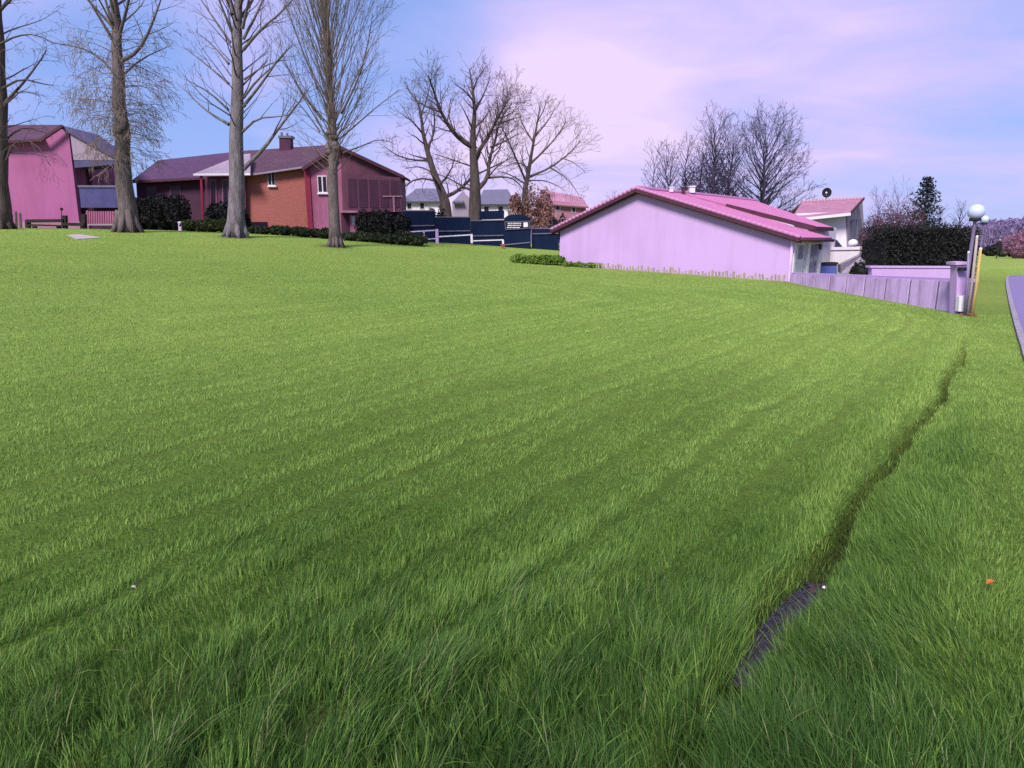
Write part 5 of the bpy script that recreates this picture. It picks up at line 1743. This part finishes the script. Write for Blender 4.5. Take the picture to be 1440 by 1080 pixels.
part('lettering', M['whitep'], pla, letters)
part('rail', M['slate'], lb, lambda mb: mb.pix([(709, 343.5), (746, 340), (746, 341.6), (709, 345.2)], YN - .46, .05))
wr = thing('white_rail', 'low pale post-and-rail barrier in front of the navy fence', 'barrier', on_ground(640, YN - 1))
part('post', M['fence'], wr, lambda mb: mb.pix([(612, 322), (616, 322), (617, 344), (613, 344)], YN - 1, .16))
part('post', M['whitep'], wr, lambda mb: mb.pix([(661.5, 329), (664.5, 329), (665, 342), (662, 342)], YN - 1, .12))
part('post', M['fence'], wr, lambda mb: mb.pix([(595, 326), (597, 326), (597.5, 344), (595.5, 344)], YN - 1, .12))
part('rail', M['whitep'], wr, lambda mb: mb.pix([(617, 332), (661, 329.5), (661, 331), (617, 333.6)], YN - .98, .06))
part('rail', M['fence'], wr, lambda mb: mb.pix([(570, 325.5), (611, 323), (611, 324.6), (570, 327.2)], YN - .98, .06))
part('rail', M['fence'], wr, lambda mb: mb.pix([(597.5, 336), (612, 334.8), (612, 336.2), (597.5, 337.4)], YN - .98, .06))
part('rail', M['whitep'], wr, lambda mb: mb.pix([(665, 338), (708, 336.5), (708, 338), (665, 339.4)], YN - .98, .06))
mk = thing('marker_post', 'faint red and white marker post at the navy fence foot', 'post', on_ground(706, YN - 1.6))
part('shaft', M['whitep'], mk, lambda mb: mb.pix([(706, 338), (708.5, 338), (709, 349), (706.5, 349)], YN - 1.6, .1))
part('band', M['brickr'], mk, lambda mb: mb.pix([(704, 343), (709.5, 343), (710, 348), (704.5, 348)], YN - 1.64, .16))


def far_house(label, Y, wall, roof, wallpix, roofs, name='far_house', win=()):
    xs = [p[0] for p in wallpix]
    r_ = thing(name, label, 'house', on_ground(sum(xs) / len(xs), Y), 'houses glimpsed behind the navy fence')
    part('wall', wall, r_, lambda mb: mb.pix(wallpix, Y, 6))
    part('roof', roof, r_, lambda mb: [mb.slab([P(*e0, Y - .5), P(*e1, Y - .5), P(*r1, Y + 3), P(*r0, Y + 3)], .15) or mb.slab([P(*r0, Y + 3), P(*r1, Y + 3), P(*r1, Y + 3) + V((0, 3.5, -1.6)), P(*r0, Y + 3) + V((0, 3.5, -1.6))], .15) for e0, e1, r1, r0 in roofs])
    for (x0, y0, x1, y1) in win:
        w_ = part('window', M['whitep'], r_, lambda mb: mb.pix([(x0, y0), (x1, y0), (x1, y1), (x0, y1)], Y - .06, .07))
        part('pane', M['glass'], w_, lambda mb: mb.pix([(x0 + .8, y0 + .8), (x1 - .8, y0 + .8), (x1 - .8, y1 - .8), (x0 + .8, y1 - .8)], Y - .09, .02))


far_house('pale house with grey blue roof just right of the brick house', 75, M['white'], M['slate'], [(566, 281), (622, 281), (622, 318), (566, 318)], [((562, 283), (626, 283), (612, 265), (586, 265))], win=((572, 285, 579, 294), (590, 285, 597, 294)))
far_house('grey lilac gabled house between the two old trunks', 66, M['greywall'], M['slate'], [(636, 284), (652, 270), (664, 283), (664, 320), (636, 320)], [((636, 284), (652, 284), (653, 269), (651, 269))])
far_house('white and slate house right of the tallest bare tree', 78, M['whitep'], M['slate'], [(674, 285), (722, 285), (722, 322), (674, 322)], [((670, 287), (726, 287), (714, 266), (680, 267))], win=((680, 290, 688, 298), (700, 290, 708, 298)))
far_house('rose house with shallow roof left of the lavender gable', 70, M['pinkpale'], M['tilefar'], [(757, 279), (824, 289), (824, 330), (757, 330)], [((752, 285), (828, 291), (818, 277), (764, 267))], win=((781, 287, 788, 296), (804, 290, 810, 299)))
bush('low_hedge', 'black clipped hedge behind the fence left of the gable roof', 'hedge', 772, 812, 302, 48, M['hedge'], 1000, .11, 1.4, None, 61, 3)
bush('dark_shrub', 'dark shrub over the navy fence beside the low forked tree', 'shrub', 603, 628, 290, 47, M['hedge'], 800, .11, 1.4, None, 62, 2)

# ------------------------------------------------------------------ far background at the right
def hills():
    mb = MB()
    n, mrow = 240, 7
    rg = random.Random(8)
    for i in range(n + 1):
        a = R(-60 + 130 * i / n)
        for k in range(mrow):
            r_ = 420 + k * 60
            t = k / (mrow - 1)
            prof = 12 + 7 * math.sin(a * 5 + 1) + 4 * math.sin(a * 13 + 2) + 1.6 * math.sin(a * 37) + rg.uniform(0, 2.6)
            if a > R(36): prof += 6 * min((a - R(36)) * 8, 1)
            z = prof * math.sin(min(t * 1.25, 1) * math.pi / 2) * .95 - (2 if k == 0 else 0)
            mb.v.append(V((r_ * math.sin(a), r_ * math.cos(a), z)))
    for i in range(n):
        for k in range(mrow - 1):
            mb.face((i * mrow + k, (i + 1) * mrow + k, (i + 1) * mrow + k + 1, i * mrow + k + 1))
    o = mb.build('hills', M['hill'])
    fix_normals(o)
    tag(o, 'low violet wooded hills on the horizon', 'hills', kind='structure')


hills()


def treeline():
    rg = random.Random(9)
    mb = MB()
    for i in range(200):
        px = rg.uniform(1375, 1520)
        Y = rg.uniform(110, 135)
        g = on_ground(px, Y)
        h = (P(px, 309 - (px - 1383) * .07, Y).z - g.z) * rg.uniform(.8, 1.02)
        for s_ in range(14):
            b_ = g + V((rg.uniform(-2, 2), rg.uniform(-2, 2), 0)); 
            d = V((rg.gauss(0, .2), rg.gauss(0, .2), 1)).normalized()
            mb.tube([b_, b_ + d * h * rg.uniform(.6, .95)], [.10, .02], 3, cap=False)
        mb.leaves([g + V((rg.gauss(0, 1.6), rg.gauss(0, 1.6), h * rg.uniform(.1, .98))) for _ in range(60)], .32)
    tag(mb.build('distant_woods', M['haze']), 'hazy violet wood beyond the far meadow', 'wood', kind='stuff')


treeline()


def person():
    Yp = 61.0
    g = on_ground(1402, Yp)
    root = thing('person', 'person in dark clothes walking far off on the meadow', 'person', g)
    me = bpy.data.meshes.new('body')
    J = dict(pel=(0, 0, .92), spi=(0, 0, 1.15), che=(0, 0, 1.38), nek=(0, 0, 1.50), hed=(0, -.02, 1.62), top=(0, -.01, 1.73),
             shl=(-.19, 0, 1.42), ell=(-.25, .06, 1.16), hal=(-.24, -.06, .92), shr=(.19, 0, 1.42), elr=(.25, .04, 1.16), har=(.24, -.1, .92),
             hil=(-.09, 0, .88), knl=(-.1, -.14, .5), anl=(-.11, -.06, .08), tol=(-.11, -.2, .03), hir=(.09, 0, .88), knr=(.1, .06, .5), anr=(.11, .26, .12), tor=(.11, .16, .03))
    nm = list(J)
    E = [('pel', 'spi'), ('spi', 'che'), ('che', 'nek'), ('nek', 'hed'), ('hed', 'top'), ('che', 'shl'), ('shl', 'ell'), ('ell', 'hal'), ('che', 'shr'), ('shr', 'elr'), ('elr', 'har'),
         ('pel', 'hil'), ('hil', 'knl'), ('knl', 'anl'), ('anl', 'tol'), ('pel', 'hir'), ('hir', 'knr'), ('knr', 'anr'), ('anr', 'tor')]
    rad_ = dict(pel=.15, spi=.15, che=.17, nek=.06, hed=.10, top=.07, shl=.08, ell=.055, hal=.045, shr=.08, elr=.055, har=.045, hil=.1, knl=.07, anl=.045, tol=.04, hir=.1, knr=.07, anr=.045, tor=.04)
    k = 1.0
    me.from_pydata([tuple(c * k for c in J[q]) for q in nm], [(nm.index(a), nm.index(b)) for a, b in E], [])
    o = bpy.data.objects.new('body', me); COL.objects.link(o); o.parent = root
    md = o.modifiers.new('skin', 'SKIN')
    for i, q in enumerate(nm):
        me.skin_vertices[0].data[i].radius = (rad_[q], rad_[q]); 
    me.skin_vertices[0].data[0].use_root = True
    o.modifiers.new('sub', 'SUBSURF').render_levels = 1
    me.materials.append(M['cloth'])
    hd = MB(); hd.ball(V(root.location) + V((0, -.03, 1.64)), .085, 12, 8, 1.2)
    hd.build('face', M['skin'], root, True)


person()

# ------------------------------------------------------------------ small things in the grass
g = gnd(1155, 789)
cl = thing('earth_clod', 'dark earth clod with a white pebble at the gully end', 'clod', V((g.x, g.y, tz(g.x, g.y))))
part('clod', M['stone'], cl, lambda mb: [mb.ball(cl.location + V((rng.uniform(-.07, .06), rng.uniform(-.05, .06), rng.uniform(.05, .09))), rng.uniform(.010, .026), 7, 5, .7) for _ in range(34)])
part('pebble', M['pebble'], cl, lambda mb: mb.ball(cl.location + V((.005, -.05, .115)), .011, 10, 7, .7), True)


def dry_leaf(px, py, m, size, label, name='fallen_leaf', up=.07):
    g = gnd(px, py)
    c = V((g.x, g.y, tz(g.x, g.y) + up))
    root = thing(name, label, 'leaf', c)

    def f(mb):
        n = 8
        b0 = len(mb.v)
        for j in (-1, 0, 1):
            for i in range(n + 1):
                t = i / n
                wv_ = math.sin(math.pi * t) ** .7 * size * .38 * (1 + .2 * math.sin(9 * t))
                mb.v.append(c + V(((t - .5) * size, j * wv_, abs(j) * wv_ * .5 + .25 * size * math.sin(3 * t))))
        for j in range(2):
            for i in range(n): mb.face((b0 + j * (n + 1) + i, b0 + j * (n + 1) + i + 1, b0 + (j + 1) * (n + 1) + i + 1, b0 + (j + 1) * (n + 1) + i))
    part('blade', m, root, f)
    part('stalk', M['barkd'], root, lambda mb: mb.tube([c + V((size * .5, 0, .02)), c + V((size * .85, .01, .035))], [.002, .0015], 4))


dry_leaf(1390, 845, M['orangel'], .045, 'orange dry leaf lying on the short grass at right')
dry_leaf(190, 851, M['stakew'], .028, 'small whitish curled leaf in the lower left grass', up=.085)
